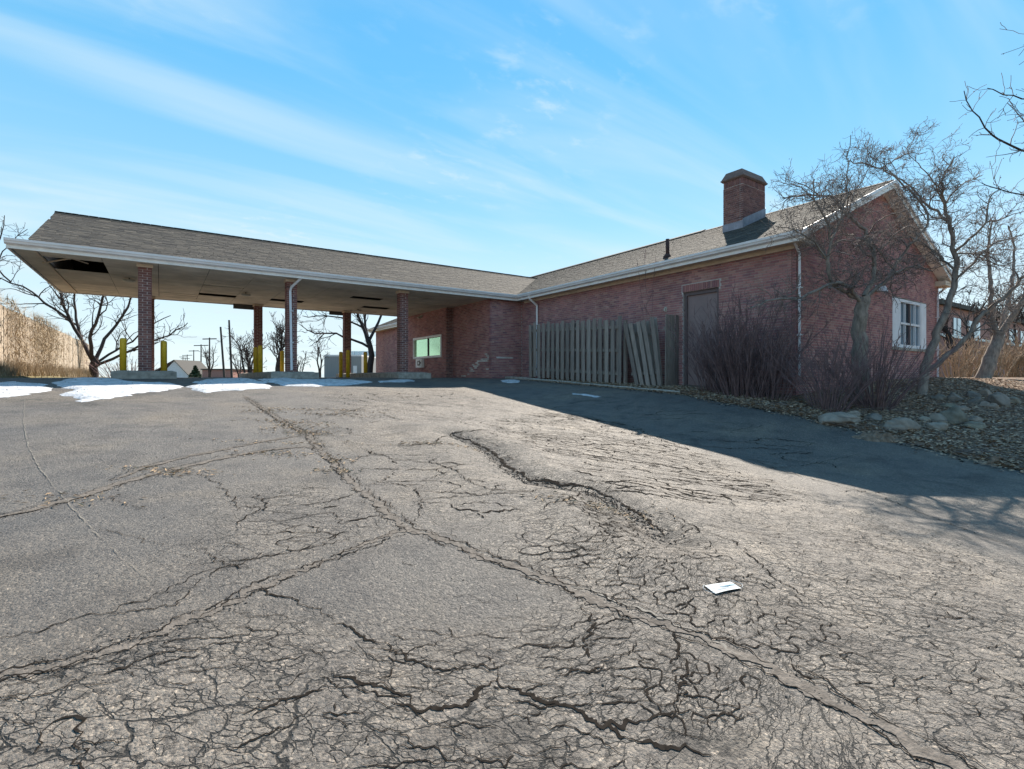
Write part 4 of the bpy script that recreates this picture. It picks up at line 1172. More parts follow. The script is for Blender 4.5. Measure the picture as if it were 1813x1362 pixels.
# kerb along the enclosure
kb = MB()
ys = np.linspace(16.9, 8.2, 40)
for a, b in zip(ys[:-1], ys[1:]):
    pass
P = [(float(xedge(y)) + .03, y) for y in ys]
V = []; F = []
for i, (x, y) in enumerate(P):
    z = float(zlot(x, y)); j = rng.uniform(-.008, .008)
    V += [(x + j, y, z - .1), (x + j, y, z + .055 + j), (x + .02 + j, y, z + .075 + j), (x + .15, y, z + .075 + j), (x + .16, y, z - .1)]
for i in range(len(P) - 1):
    for k in range(4): F.append((i * 5 + k, i * 5 + k + 1, i * 5 + 6 + k, i * 5 + 5 + k))
kerb = tag(obj('kerb', V, F, M_conc, None, False), 'low worn concrete kerb below the grey wooden enclosure', 'kerb')

# ------------------------------------------------------------------ grey wooden enclosure against the wall
fen = empty('wooden_enclosure', (11.6, 12.5, 1.0), 'weathered grey board enclosure with a collapsed gate against the brick wall', 'fence')
def fence_board(p, w, h, th, along, lean=0., tilt=0., m=M_board, parent=fen, name='board', z=0):
    """board standing at p; along: direction of its width"""
    al = Vector((*along, 0)).normalized(); nv = Vector((-al.y, al.x, 0))
    upv = (Vector((0, 0, 1)) + al * math.tan(lean) + nv * math.tan(tilt)).normalized()
    w2 = (al - upv * al.dot(upv)).normalized(); n2 = w2.cross(upv)
    b = MB(); o = Vector(p) - w2 * w / 2 - n2 * th / 2
    a = w * rng.uniform(.0, .12)
    pts = [o, o + w2 * w, o + w2 * w + n2 * th, o + n2 * th]
    tp = [q + upv * (h + rng.uniform(-.015, .015)) for q in pts]
    b.add(pts + tp, BOXF)
    return b.build(name, m, parent)
FX = 11.56
Y0, Y1 = 15.5, 10.95
fz = lambda y: float(np.interp(y, [9, 10.9, 15.5], [.93, .97, 1.20]))
n = 18
for i in range(n):
    y = Y0 + (Y1 - Y0) * i / (n - 1)
    fence_board((FX, y, fz(y) + rng.uniform(-.03, .03)), .145, 2.02 + rng.uniform(-.05, .05) + (.07 if i == n - 1 else 0), .022, (0, -1), rng.gauss(0, .006))
    if i < n - 1:
        fence_board((FX + .085, y - .135, fz(y) + .04), .17, 1.95, .02, (0, -1), rng.gauss(0, .008))
for zz in (.28, 1.0, 1.72):
    r_ = MB(); r_.obox((FX + .018, Y1 - .05, fz(Y1) + zz), (.05, 0, 0), (0, Y0 - Y1 + .1, fz(Y0) - fz(Y1)), (0, 0, .09)); r_.build('rail', M_board, fen)
for y in (15.55, 13.2, 10.86):
    MB().box(FX + .125, FX + .215, y - .045, y + .045, fz(y) - .2, fz(y) + 1.98).build('post', M_board, fen)
gate = [(10.62, .22, .0, 1.93), (10.42, .20, .02, 1.90), (10.2, .17, .0, 1.92), (9.98, .17, .02, 1.95), (9.78, .12, 0., 2.0)]
for y, ln, ti, h in gate:
    fence_board((FX + .06 - .02, y - .34, fz(y) - .02), .14, h, .022, (0, 1), ln, ti + .03)
    fence_board((FX + .16, y - .28, fz(y) + .02), .13, h - .06, .02, (0, 1), ln * .8, .02)
r_ = MB(); r_.obox((FX + .09, 9.55, fz(9.6) + .35), (.05, 0, 0), (0, 1.0, -.04), (0, 0, .085)); r_.build('rail', M_board, fen)
r_ = MB(); r_.obox((FX + .09, 9.7, fz(9.6) + 1.45), (.05, 0, 0), (0, 1.15, .12), (0, 0, .085)); r_.build('rail', M_board, fen)
for k in range(4):
    fence_board((FX + .12 + .14 * k, 9.28 - .01 * k, fz(9.3)), .125, 2.02, .02, (1, 0), rng.gauss(0, .01))
r_ = MB(); r_.box(FX + .1, BWX - .02, 9.31, 9.36, fz(9.3) + 1.6, fz(9.3) + 1.69); r_.build('rail', M_board, fen)

# ================================================================== TREES AND SHRUBS
class Tubes:
    def __init__(s): s.v = []; s.f = []; s.n = 0
    def add(s, P, r):
        P = np.asarray(P, float); r = np.asarray(r, float); n = len(P)
        k = 8 if r[0] > .07 else 6 if r[0] > .022 else 4 if r[0] > .009 else 3
        T = np.gradient(P, axis=0); T /= np.linalg.norm(T, axis=1)[:, None] + 1e-9
        m = np.abs(T.mean(0)); ref = np.eye(3)[np.argmin(m)]
        A = np.cross(T, ref); A /= np.linalg.norm(A, axis=1)[:, None] + 1e-9
        B = np.cross(T, A)
        a = np.arange(k) * 2 * np.pi / k
        V = P[:, None] + (A[:, None] * np.cos(a)[None, :, None] + B[:, None] * np.sin(a)[None, :, None]) * r[:, None, None]
        i = np.arange(n - 1)[:, None] * k; j = np.arange(k)[None]; j2 = (j + 1) % k
        s.f.append((np.stack([i + j, i + j2, i + k + j2, i + k + j], -1).reshape(-1, 4)) + s.n)
        s.v.append(V.reshape(-1, 3)); s.n += n * k
    def build(s, name, m, parent, kind=None, smooth=True):
        if not s.v: return None
        return obj(name, np.concatenate(s.v), np.concatenate(s.f), m, parent, smooth, kind)

def smooth_path(pts, seg):
    P = np.array([tuple(p) for p in pts], float)
    if len(P) < 3: return P
    Q = [P[0]]
    for i in range(len(P) - 1):
        p0, p1, p2, p3 = P[max(i - 1, 0)], P[i], P[i + 1], P[min(i + 2, len(P) - 1)]
        n = max(2, int(np.linalg.norm(p2 - p1) / seg))
        for k in range(1, n + 1):
            t = k / n
            Q.append(.5 * (2 * p1 + (p2 - p0) * t + (2 * p0 - 5 * p1 + 4 * p2 - p3) * t * t + (3 * p1 - p0 - 3 * p2 + p3) * t ** 3))
    return np.array(Q)

class Tree:
    def __init__(s, seed, rmin=.004, wig=.22, lift=.12, spread=(.6, 1.25), dens=5., ratio=(.4, .7), maxlev=4, thick=.02, fruit=0., lenmin=.12):
        s.r = random.Random(seed); s.thick = Tubes(); s.thin = Tubes(); s.th = thick; s.rmin = rmin; s.wig = wig; s.lift = lift
        s.spread = spread; s.dens = dens; s.ratio = ratio; s.maxlev = maxlev; s.fruit = fruit; s.fr = []; s.lenmin = lenmin
    def emit(s, P, r):
        (s.thick if r[0] > s.th else s.thin).add(P, np.maximum(r, s.rmin))
    def limb(s, pts, r0, r1, childlen, lev=1, seg=.12, start=.15, dens=None, jit=.015):
        P = smooth_path(pts, seg)
        P[1:] += np.array([[s.r.gauss(0, jit) for _ in range(3)] for _ in range(len(P) - 1)])
        r = np.linspace(r0, r1, len(P)); s.emit(P, r)
        s.kids(P, r, childlen, lev, start, dens)
        return P
    def kids(s, P, r, cl, lev, start=.2, dens=None):
        if lev > s.maxlev: return
        seg = np.linalg.norm(np.diff(P, axis=0), axis=1); tot = seg.sum()
        n = max(1, int(tot * (dens or s.dens) * (1 if lev < 3 else 1.25) + s.r.random()))
        for _ in range(n):
            t = start + (1 - start) * s.r.random() ** .85
            i = min(int(t * (len(P) - 1)), len(P) - 2)
            d = Vector(P[i + 1] - P[i]).normalized()
            az = s.r.random() * 6.283; ang = s.r.uniform(*s.spread)
            o = d.orthogonal().normalized(); o2 = d.cross(o)
            nd = (d * math.cos(ang) + (o * math.cos(az) + o2 * math.sin(az)) * math.sin(ang))
            nd.z += s.lift; nd.normalize()
            L_ = cl * s.r.uniform(.45, 1.15) * (1.1 - .5 * t)
            if L_ < s.lenmin: continue
            s.grow(Vector(P[i]), nd, L_, min(r[i] * .6, .003 + .013 * L_ * (1 if s.rmin < .008 else 1.5)), lev)
    def grow(s, p, d, L_, r0, lev):
        n = max(3, min(9, int(L_ / .12) + 2)); P = [p.copy()]; d = d.copy()
        for k in range(n):
            d = (d + Vector((s.r.gauss(0, s.wig), s.r.gauss(0, s.wig), s.r.gauss(0, s.wig) + s.lift * .35))).normalized()
            p = p + d * (L_ / n); P.append(p.copy())
        P = np.array([tuple(q) for q in P]); r = np.linspace(r0, max(r0 * .35, s.rmin * .7), len(P))
        s.emit(P, r)
        if s.fruit and lev >= 2:
            for q in P[1:]:
                if s.r.random() < s.fruit: s.fr.append(q + [s.r.gauss(0, .02) for _ in range(3)])
        s.kids(P, r, L_ * s.r.uniform(*s.ratio), lev + 1)
    def build(s, name, base, label, cat='tree', group=None, mt=None, mw=None, fruit_r=.011):
        root = empty(name, base, label, cat, group)
        s.thick.build('trunk', mt or M_bark, root); s.thin.build('crown', mw or M_twig, root)
        if s.fr:
            b = np.array([(1, 0, 0), (-1, 0, 0), (0, 1, 0), (0, -1, 0), (0, 0, 1), (0, 0, -1)], float) * fruit_r
            f = np.array([(0, 2, 4), (2, 1, 4), (1, 3, 4), (3, 0, 4), (2, 0, 5), (1, 2, 5), (3, 1, 5), (0, 3, 5)])
            C = np.array(s.fr); V = (C[:, None] + b[None]).reshape(-1, 3)
            obj('dried_fruit', V, (f[None] + 6 * np.arange(len(C))[:, None, None]).reshape(-1, 3), M_bud, root, False, 'stuff')
        return root
def T(*pts): return [at_t(*p) for p in pts]

# crab apple trees by the gable
tA = Tree(3, .0034, .32, .07, (.5, 1.35), 8.0, (.55, .9), 4, .02, .07)
tA.limb(T((1525, 712, 11.1), (1522, 640, 11.1), (1520, 580, 11.05), (1527, 548, 11.0), (1531, 525, 11.0)), .19, .13, .5, 3, .1, .8, 1.)
for pts, a, b, cl in (
    (T((1529, 542, 11), (1505, 512, 10.8), (1480, 500, 10.6), (1450, 512, 10.5), (1415, 528, 10.4), (1370, 530, 10.2), (1330, 545, 10.1)), .07, .016, .75),
    (T((1526, 530, 11), (1500, 520, 10.9), (1475, 500, 10.7), (1463, 460, 10.6), (1470, 430, 10.6), (1466, 395, 10.5), (1445, 360, 10.4), (1440, 318, 10.4)), .075, .014, .9),
    (T((1530, 525, 11), (1545, 495, 11.1), (1548, 450, 11.2), (1530, 410, 11.3), (1500, 380, 11.3), (1470, 350, 11.3), (1430, 345, 11.2), (1385, 350, 11.1)), .08, .014, .95),
    (T((1532, 525, 11), (1560, 505, 11.1), (1585, 482, 11.2), (1620, 470, 11.2), (1650, 482, 11.0)), .07, .018, .8),
    (T((1578, 486, 11.2), (1605, 440, 11.4), (1640, 400, 11.5), (1637, 370, 11.6), (1610, 335, 11.7), (1560, 300, 11.7), (1500, 285, 11.6)), .05, .012, .9),
    (T((1463, 460, 10.6), (1440, 430, 10.3), (1405, 405, 10.1), (1375, 400, 10)), .035, .01, .7),
    (T((1470, 430, 10.6), (1490, 380, 10.8), (1500, 330, 10.9), (1500, 290, 11), (1505, 240, 11)), .035, .008, .7),
    (T((1445, 360, 10.4), (1420, 335, 10.3), (1395, 325, 10.2), (1368, 318, 10.2)), .022, .007, .6),
    (T((1500, 380, 11.3), (1520, 330, 11.5), (1545, 290, 11.6), (1570, 260, 11.7)), .03, .007, .75),
    (T((1560, 300, 11.7), (1600, 275, 11.9), (1640, 270, 12)), .025, .007, .7),
    (T((1585, 482, 11.2), (1560, 450, 10.9), (1540, 420, 10.7), (1515, 425, 10.5)), .03, .008, .7),
    (T((1548, 450, 11.2), (1580, 420, 11), (1610, 400, 10.9), (1640, 430, 10.8)), .03, .008, .7)):
    tA.limb(pts, a * .66, b * .8, cl * 1.15, 1, .12, .12)
tA.build('crab_apple_tree', tuple(at_t(1525, 705, 11.1)), 'bare crab apple tree with crooked grey trunk in front of the gable wall', mt=M_bark)
tB = Tree(5, .0036, .32, .09, (.5, 1.35), 7.5, (.55, .9), 4, .02, .07)
for pts, a, b, cl, st in (
    (T((1630, 712, 12.3), (1640, 650, 12.3), (1655, 600, 12.3), (1672, 560, 12.3), (1685, 520, 12.3), (1692, 470, 12.3), (1686, 420, 12.3), (1674, 370, 12.3), (1668, 325, 12.2), (1690, 275, 12.1)), .16, .015, .95, .45),
    (T((1645, 655, 12.3), (1690, 620, 12.1), (1718, 590, 12), (1740, 555, 11.9), (1775, 530, 11.8), (1813, 490, 11.6), (1850, 465, 11.5)), .085, .035, .8, .35),
    (T((1687, 500, 12.3), (1720, 470, 12.4), (1760, 430, 12.5), (1800, 420, 12.6), (1840, 400, 12.6)), .045, .012, .8, .15),
    (T((1689, 445, 12.3), (1720, 422, 12), (1745, 395, 11.8), (1752, 350, 11.8), (1780, 330, 11.8)), .045, .01, .8, .15),
    (T((1680, 395, 12.3), (1640, 360, 12.5), (1600, 320, 12.6), (1560, 295, 12.7)), .045, .01, .85, .15),
    (T((1692, 480, 12.3), (1660, 452, 12.5), (1625, 425, 12.6), (1590, 420, 12.7)), .04, .012, .7, .2),
    (T((1672, 365, 12.3), (1700, 330, 12.2), (1740, 310, 12.1)), .03, .01, .7, .2),
    (T((1676, 375, 12.3), (1650, 320, 12.1), (1620, 285, 12), (1600, 260, 11.9)), .03, .007, .75, .2),
    (T((1690, 450, 12.3), (1730, 450, 12.1), (1770, 470, 12), (1800, 460, 12)), .03, .008, .75, .15),
    (T((1720, 590, 12), (1760, 570, 11.8), (1800, 575, 11.7)), .025, .008, .6, .2),
    (T((1745, 395, 11.8), (1780, 385, 11.7), (1820, 370, 11.6)), .025, .008, .7, .1)):
    tB.limb(pts, a * .72, b * .8, cl * 1.15, 1, .12, st)
tB.build('crab_apple_tree', tuple(at_t(1631, 705, 12.3)), 'bare crab apple tree leaning beyond the roof corner, beside the white corner downspout', mt=M_bark)
tC = Tree(8, .0048, .3, .10, (.5, 1.25), 5.5, (.55, .85), 4, .022, .07)
for pts, a, b, cl, st in (
    (T((1740, 678, 16.5), (1750, 645, 16.5), (1764, 612, 16.5), (1768, 595, 16.5)), .22, .16, .6, .9),
    (T((1767, 600, 16.5), (1758, 565, 16.5), (1754, 500, 16.5), (1750, 440, 16.4), (1757, 390, 16.3)), .09, .02, 1.0, .25),
    (T((1768, 597, 16.5), (1792, 562, 16.3), (1815, 525, 16.1), (1850, 480, 16)), .10, .05, 1.0, .3),
    (T((1768, 597, 16.5), (1778, 560, 16.7), (1792, 500, 16.9), (1795, 440, 17), (1785, 400, 17)), .08, .02, 1.0, .25)):
    tC.limb(pts, a, b, cl, 1, .15, st)
tC.build('crab_apple_tree', tuple(at_t(1740, 676, 16.5)), 'bare forked tree with sunlit trunk edge standing beyond the rock bed', mt=M_bark)
tD = Tree(12, .0032, .24, .03, (.5, 1.2), 7.0, (.45, .8), 4, .02, .16)
for pts, a, b, cl, st in (
    (T((2010, 790, 7.4), (2015, 600, 7.3), (1990, 430, 7.1), (1960, 300, 6.9)), .13, .08, .6, .9),
    (T((1975, 350, 7), (1900, 290, 6.7), (1850, 275, 6.6), (1813, 263, 6.6), (1770, 248, 6.6), (1742, 228, 6.6), (1722, 197, 6.6), (1700, 163, 6.6)), .05, .006, .32, .55),
    (T((1975, 350, 7), (1910, 230, 6.8), (1850, 185, 6.6), (1813, 172, 6.6), (1775, 168, 6.6), (1748, 153, 6.6)), .04, .006, .4, .45),
    (T((1990, 430, 7.1), (1910, 380, 6.9), (1850, 357, 6.8), (1813, 347, 6.8), (1770, 338, 6.8), (1735, 322, 6.8)), .04, .006, .4, .4),
    (T((1965, 310, 6.9), (1900, 150, 6.7), (1850, 90, 6.6), (1815, 50, 6.5)), .04, .006, .4, .4),
    (T((1900, 290, 6.7), (1850, 240, 6.6), (1810, 215, 6.5), (1785, 180, 6.5)), .02, .005, .3, .4)):
    tD.limb(pts, a * .55, b * .8, cl * 1.4, 2, .12, st)
tD.build('street_tree', tuple(at_t(2010, 780, 7.4)), 'bare tree whose budded branch tips reach into the sky above the rock bed', mt=M_barkd, fruit_r=.008)

# trees behind the canopy
tL = Tree(21, .0095, .22, .06, (.4, 1.1), 2.1, (.5, .85), 4, .06, 0., .3)
for pts, a, b, cl, st in (
    (T((166, 672, 34), (166, 650, 34), (168, 634, 34)), .42, .34, 1, .9),
    (T((166, 642, 34), (142, 600, 34), (126, 570, 33.5), (113, 545, 33), (108, 515, 33), (116, 470, 33)), .20, .06, 2.3, .3),
    (T((128, 573, 33.5), (95, 547, 33), (55, 517, 32.5), (20, 500, 32), (-30, 490, 32)), .13, .04, 2.2, .2),
    (T((166, 640, 34), (140, 592, 35), (133, 550, 35.5), (131, 515, 35.5), (140, 470, 35.5)), .20, .06, 2.2, .3),
    (T((168, 636, 34), (160, 600, 33), (176, 560, 32.5), (181, 520, 32.5), (190, 475, 32)), .20, .06, 2.2, .3),
    (T((168, 640, 34), (186, 600, 34.5), (206, 575, 35), (226, 545, 35), (240, 500, 35)), .20, .06, 2.2, .3),
    (T((168, 650, 34), (215, 628, 34), (260, 608, 34), (300, 592, 34), (335, 572, 34)), .17, .04, 2.0, .25),
    (T((168, 645, 34), (205, 620, 35), (235, 606, 35.5), (262, 580, 36), (300, 560, 36)), .14, .04, 1.9, .25),
    (T((20, 500, 32), (-5, 470, 31.5), (15, 435, 31), (45, 405, 31)), .08, .03, 1.6, .1), (T((-60, 560, 31), (-30, 470, 31), (0, 420, 31), (10, 385, 31)), .12, .03, 1.8, .2)):
    tL.limb(pts, a * .62, b * .6, cl * 1.1, 1, .5, st, None, .04)
tL.build('spreading_tree', tuple(at_t(166, 670, 34)), 'wide bare tree with several dark stems at the end of the vine-covered fence', mt=M_barkd, mw=M_barkd)
tM = Tree(25, .0095, .22, .06, (.4, 1.1), 2.1, (.5, .85), 4, .06, 0., .3)
for pts, a, b, cl, st in (
    (T((656, 676, 33), (656, 630, 33), (652, 604, 33)), .33, .26, 1, .9),
    (T((652, 608, 33), (641, 575, 33), (630, 550, 32.5), (620, 512, 32.5)), .17, .07, 1.8, .25),
    (T((653, 604, 33), (668, 572, 33.5), (682, 545, 34), (702, 510, 34)), .14, .06, 1.8, .25),
    (T((655, 616, 33), (622, 602, 32.5), (592, 592, 32), (558, 590, 31.5), (530, 576, 31)), .12, .03, 1.8, .2),
    (T((652, 603, 33), (646, 562, 33.5), (656, 525, 34)), .14, .06, 1.6, .25), (T((642, 580, 33), (604, 562, 32), (562, 562, 31.5), (536, 560, 31)), .09, .03, 1.7, .15)):
    tM.limb(pts, a * .75, b * .6, cl * 1.1, 1, .5, st, None, .04)
tM.build('spreading_tree', tuple(at_t(656, 672, 33)), 'bare tree with thick forked trunk against the far end of the brick building', mt=M_barkd, mw=M_barkd)
def far_tree(seed, px, t, top, label, name='background_tree', stems=1, spread=.35, dens=1.5, rmin=.016, m=None, group='bare trees beyond the drive-through', h0=.25):
    b = at_t(px, 668, t); b.z = float(terrain(b.x, b.y)) - .1
    H = EYE + (668 - top) / 900 * t - b.z
    tr = Tree(seed, rmin, .22, .12, (.35, .9), dens * 1.25, (.55, .82), 4, .05, 0., .35)
    for k in range(stems):
        a = tr.r.random() * 6.28; sp = spread * tr.r.uniform(.3, 1) if stems > 1 else .08
        P = [b + Vector((math.cos(a) * .15 * (stems > 1), math.sin(a) * .15 * (stems > 1), 0))]
        for q in (.25, .5, .75, 1):
            P.append(b + Vector((math.cos(a) * sp * H * q ** 1.2 + tr.r.gauss(0, .05 * H * q), math.sin(a) * sp * H * q ** 1.2 + tr.r.gauss(0, .05 * H * q), H * q)))
        tr.limb(P, .02 * H + .03, .02, H * .42, 1, .4, h0)
    return tr.build(name, tuple(b), label, 'tree', group, M_barkd, m or M_barkd)
far_tree(31, 489, 46, 566, 'bare round-crowned tree seen between the middle columns', stems=3, spread=.3, dens=1.7)
far_tree(32, 441, 58, 592, 'dense twiggy bare tree just beside the middle rear column', stems=4, spread=.4, dens=1.9)
far_tree(33, 566, 70, 600, 'slender pale upright tree left of the grey metal shed', stems=2, spread=.12, dens=1.4)
far_tree(34, 372, 75, 612, 'bare tree standing among the utility poles', stems=3, spread=.3, dens=1.3)
far_tree(35, 425, 80, 622, 'small bare tree next to the taller plain pole', stems=3, spread=.4, dens=1.5)
far_tree(36, 530, 90, 628, 'low bushy bare tree on the horizon behind the downspout column', stems=5, spread=.6, dens=1.5, rmin=.022)
far_tree(37, 1722, 62, 530, 'bare tree top rising behind the far brick building roof', stems=4, spread=.5, dens=1.2, rmin=.022)
far_tree(38, 1800, 62, 535, 'twiggy bare tree above the far brick building beyond the forked tree', stems=4, spread=.5, dens=1.2, rmin=.022)

far_tree(39, 1700, 27, 535, 'small bare tree in front of the far brick building, next to the gable corner', stems=4, spread=.4, dens=2.2, rmin=.008, group=None)
far_tree(40, 1790, 27, 545, 'small bare tree in front of the far brick building, behind the forked tree', stems=4, spread=.4, dens=2.2, rmin=.008, group=None)

# ------------------------------------------------------------------ shrubs
def shrub(seed, base, rad, height, nst, label, name='bare_shrub', spread=.75, r0=.008, rmin=.0036, m=None, group=None, kid=4., lev=3, xs=1., cl=.42):
    tr = Tree(seed, rmin, .12, .18, (.25, .7), kid, (.5, .75), lev, .05, 0., .1)
    b = Vector(base)
    for k in range(nst):
        a = tr.r.random() * 6.283; q = tr.r.random() ** .6
        lean = spread * q
        p0 = b + Vector((math.cos(a) * rad * q * xs, math.sin(a) * rad * q, -.03))
        h = height * tr.r.uniform(.6, 1.05) * (1 - .25 * q)
        dx, dy = math.cos(a + tr.r.gauss(0, .3)) * lean * xs, math.sin(a + tr.r.gauss(0, .3)) * lean
        P = [p0 + Vector((dx * h * t ** 1.15, dy * h * t ** 1.15, h * t * (1 - .1 * q * t))) for t in (0, .3, .6, 1)]
        tr.limb(P, r0 * tr.r.uniform(.7, 1.4), rmin, cl * height * .5, lev - 1, .14, .3, kid * .8, .012)
    return tr.build(name, tuple(b), label, 'shrub', group, m or M_shrub, m or M_shrub)
def bedpt(px, t): v = ray(px, 668) * t; return (v.x, v.y, float(bedz(v.x, v.y)))
q = on_x(1312, 668, 11.35); shrub(41, (q.x, q.y, float(bedz(q.x, q.y))), .65, 2.6, 190, 'large dense bare shrub covering the boarded door', spread=.66, xs=.75, kid=3.6, lev=3, rmin=.0042)
q = on_x(1262, 668, 11.45); shrub(45, (q.x, q.y, float(bedz(q.x, q.y))), .35, 1.75, 70, 'lower bare shrub between the collapsed gate and the boarded door', spread=.6, kid=3.2, rmin=.0042)
q = on_x(1365, 668, 11.3); shrub(42, (q.x, q.y, float(bedz(q.x, q.y))), .4, 1.9, 60, 'dense dark shrub between the boarded door and the building corner', spread=.6, kid=3.4, rmin=.0042)
shrub(43, bedpt(1468, 10.3), .3, 1.85, 95, 'bare reddish shrub fanning out beside the corner downspout', spread=.8, kid=3.2, group=None)
shrub(44, bedpt(1548, 10.6), .3, 1.95, 105, 'bare reddish shrub fanning out below the white-framed gable window', spread=.9, kid=3.2)
M_tan = mat('tan_twig', (.30, .21, .145), rough=.9, nscale=5, namt=.4)
for i, (px, t, h) in enumerate(((1692, 21, 2.0), (1722, 22, 2.1), (1755, 21.5, 2.0), (1788, 22.5, 2.1), (1822, 22, 2.1), (1850, 21.5, 2.0))):
    shrub(50 + i, bedpt(px, t), .5, h, 55, 'sunlit tan bare hedge shrub, %s counted from the gable corner' % ('first', 'second', 'third', 'fourth', 'fifth', 'sixth')[i], spread=.55, m=M_tan, group='sunlit hedge shrubs', kid=2.6, r0=.013, rmin=.007, cl=.5)
# saplings growing behind the enclosure
sp = Tree(61, .006, .1, .2, (.3, .6), 1.2, (.4, .6), 2, .05, 0.)
for a, b in (((1150, 1140), (690, 440)), ((1148, 1160), (690, 455)), ((1150, 1128), (690, 460))):
    x0, x1 = a; y0, y1 = b
    P = [on_x(x0 + (x1 - x0) * t ** 1.3, y0 + (y1 - y0) * t, 11.95 - .2 * t) for t in (0, .3, .6, 1)]
    sp.limb(P, .010, .004, .4, 2, .2, .5, 1.0)
sp.build('sapling', tuple(on_x(1150, 690, 11.95)), 'thin bare sapling rising above the collapsed grey gate', 'sapling', None, M_shrub, M_shrub)

# ------------------------------------------------------------------ stones of the garden bed
def rock(px, py, w, h, i, label):
    x, y = ground_hit(px, py + h * .35, bedz, 30)
    t = x * sA + y * cA
    sx, sz = w / 900 * t / 2 * .95, h / 900 * t * .60
    bm_v, bm_f = ICO
    V = np.array(bm_v); sd = 100 + i * 7
    n = fbm(V[:, 0] * 1.3 + V[:, 2] + i * 3.1, V[:, 1] * 1.3 - V[:, 2] * .7, sd, 3)
    n2 = fbm(V[:, 0] * 4 + V[:, 2] * 2, V[:, 1] * 4 + i, sd + 3, 2)
    V = V * (1 + .8 * n + .2 * n2)[:, None]
    for q_ in range(5):
        nn_ = np.array([rng.gauss(0, 1), rng.gauss(0, 1), rng.gauss(.3, .7)]); nn_ /= np.linalg.norm(nn_)
        dd_ = V @ nn_; V = V - np.maximum(dd_ - rng.uniform(.62, .85), 0)[:, None] * nn_ * .85
    V = V * (sx, sx * rng.uniform(.7, 1.0), sz)
    a = -YAW + rng.gauss(0, .25); c, s = math.cos(a), math.sin(a)
    V = np.stack([V[:, 0] * c - V[:, 1] * s, V[:, 0] * s + V[:, 1] * c, V[:, 2]], 1)
    z = float(bedz(x, y)) + sz * .22
    o = obj('fieldstone', V + (x, y, z), bm_f, M_rock, None, True)
    return tag(o, label, 'stone', 'stones edging the garden bed')
def ico(n):
    t = (1 + 5 ** .5) / 2
    v = [Vector(p).normalized() for p in ((-1, t, 0), (1, t, 0), (-1, -t, 0), (1, -t, 0), (0, -1, t), (0, 1, t), (0, -1, -t), (0, 1, -t), (t, 0, -1), (t, 0, 1), (-t, 0, -1), (-t, 0, 1))]
    f = [(0, 11, 5), (0, 5, 1), (0, 1, 7), (0, 7, 10), (0, 10, 11), (1, 5, 9), (5, 11, 4), (11, 10, 2), (10, 7, 6), (7, 1, 8), (3, 9, 4), (3, 4, 2), (3, 2, 6), (3, 6, 8), (3, 8, 9), (4, 9, 5), (2, 4, 11), (6, 2, 10), (8, 6, 7), (9, 8, 1)]
    for _ in range(n):
        c = {}; nf = []
        def mid(a, b):
            k = (min(a, b), max(a, b))
            if k not in c: c[k] = len(v); v.append(((v[a] + v[b]) / 2).normalized())
            return c[k]
        for a, b, d in f:
            x, y, z = mid(a, b), mid(b, d), mid(d, a); nf += [(a, x, z), (b, y, x), (d, z, y), (x, y, z)]
        f = nf
    return [tuple(p) for p in v], f
ICO = ico(3)
SM = 'small rounded grey stone wedged among the larger bed stones'
for i, (px, py, w, h, lab) in enumerate((
        (1479, 738, 72, 20, 'long flat grey stone at the pavement edge below the reddish shrubs'), (1509, 733, 28, 16, 'small angular stone behind the long flat stone'), (1547, 738, 28, 17, 'pale angular stone between the long flat stone and the wide low boulder'),
        (1594, 751, 64, 24, 'wide low grey boulder at the edge of the bed'), (1635, 742, 24, 13, 'small stone behind the wide low boulder'), (1662, 740, 36, 22, 'brownish stone leaning on the greenish round boulder'),
        (1658, 754, 32, 19, 'light oval stone in front of the greenish round boulder'), (1688, 736, 38, 40, 'large round greenish boulder standing highest in the stone edging'),
        (1727, 752, 40, 19, 'smooth oval stone past the greenish boulder, at the leaf litter'), (1725, 741, 28, 13, 'small flat stone on top of the smooth oval stone'), (1664, 704, 30, 15, 'dark flat stone at the top of the stone slope'),
        (1690, 703, 26, 19, 'small stone between the dark flat stone and the pinkish one'), (1722, 699, 28, 14, 'pinkish stone in the upper row of the stone slope'), (1729, 710, 26, 18, 'pale round stone under the pinkish stone'), (1743, 716, 24, 15, 'small wedge-shaped stone under the greenish flat-topped stone'),
        (1743, 695, 30, 17, 'greenish flat-topped stone beside the big upright stone'), (1770, 706, 36, 32, 'big upright grey-green stone near the forked tree'), (1794, 708, 24, 17, 'lone pale stone beyond the big upright stone'),
        (1703, 723, 24, 12, 'low stone right behind the greenish round boulder'), (1680, 717, 28, 12, 'thin dark stone uphill of the brownish leaning stone'), (1760, 720, 22, 12, 'small stone in the leaves below the big upright stone'))):
    rock(px, py, w, h, i, lab)

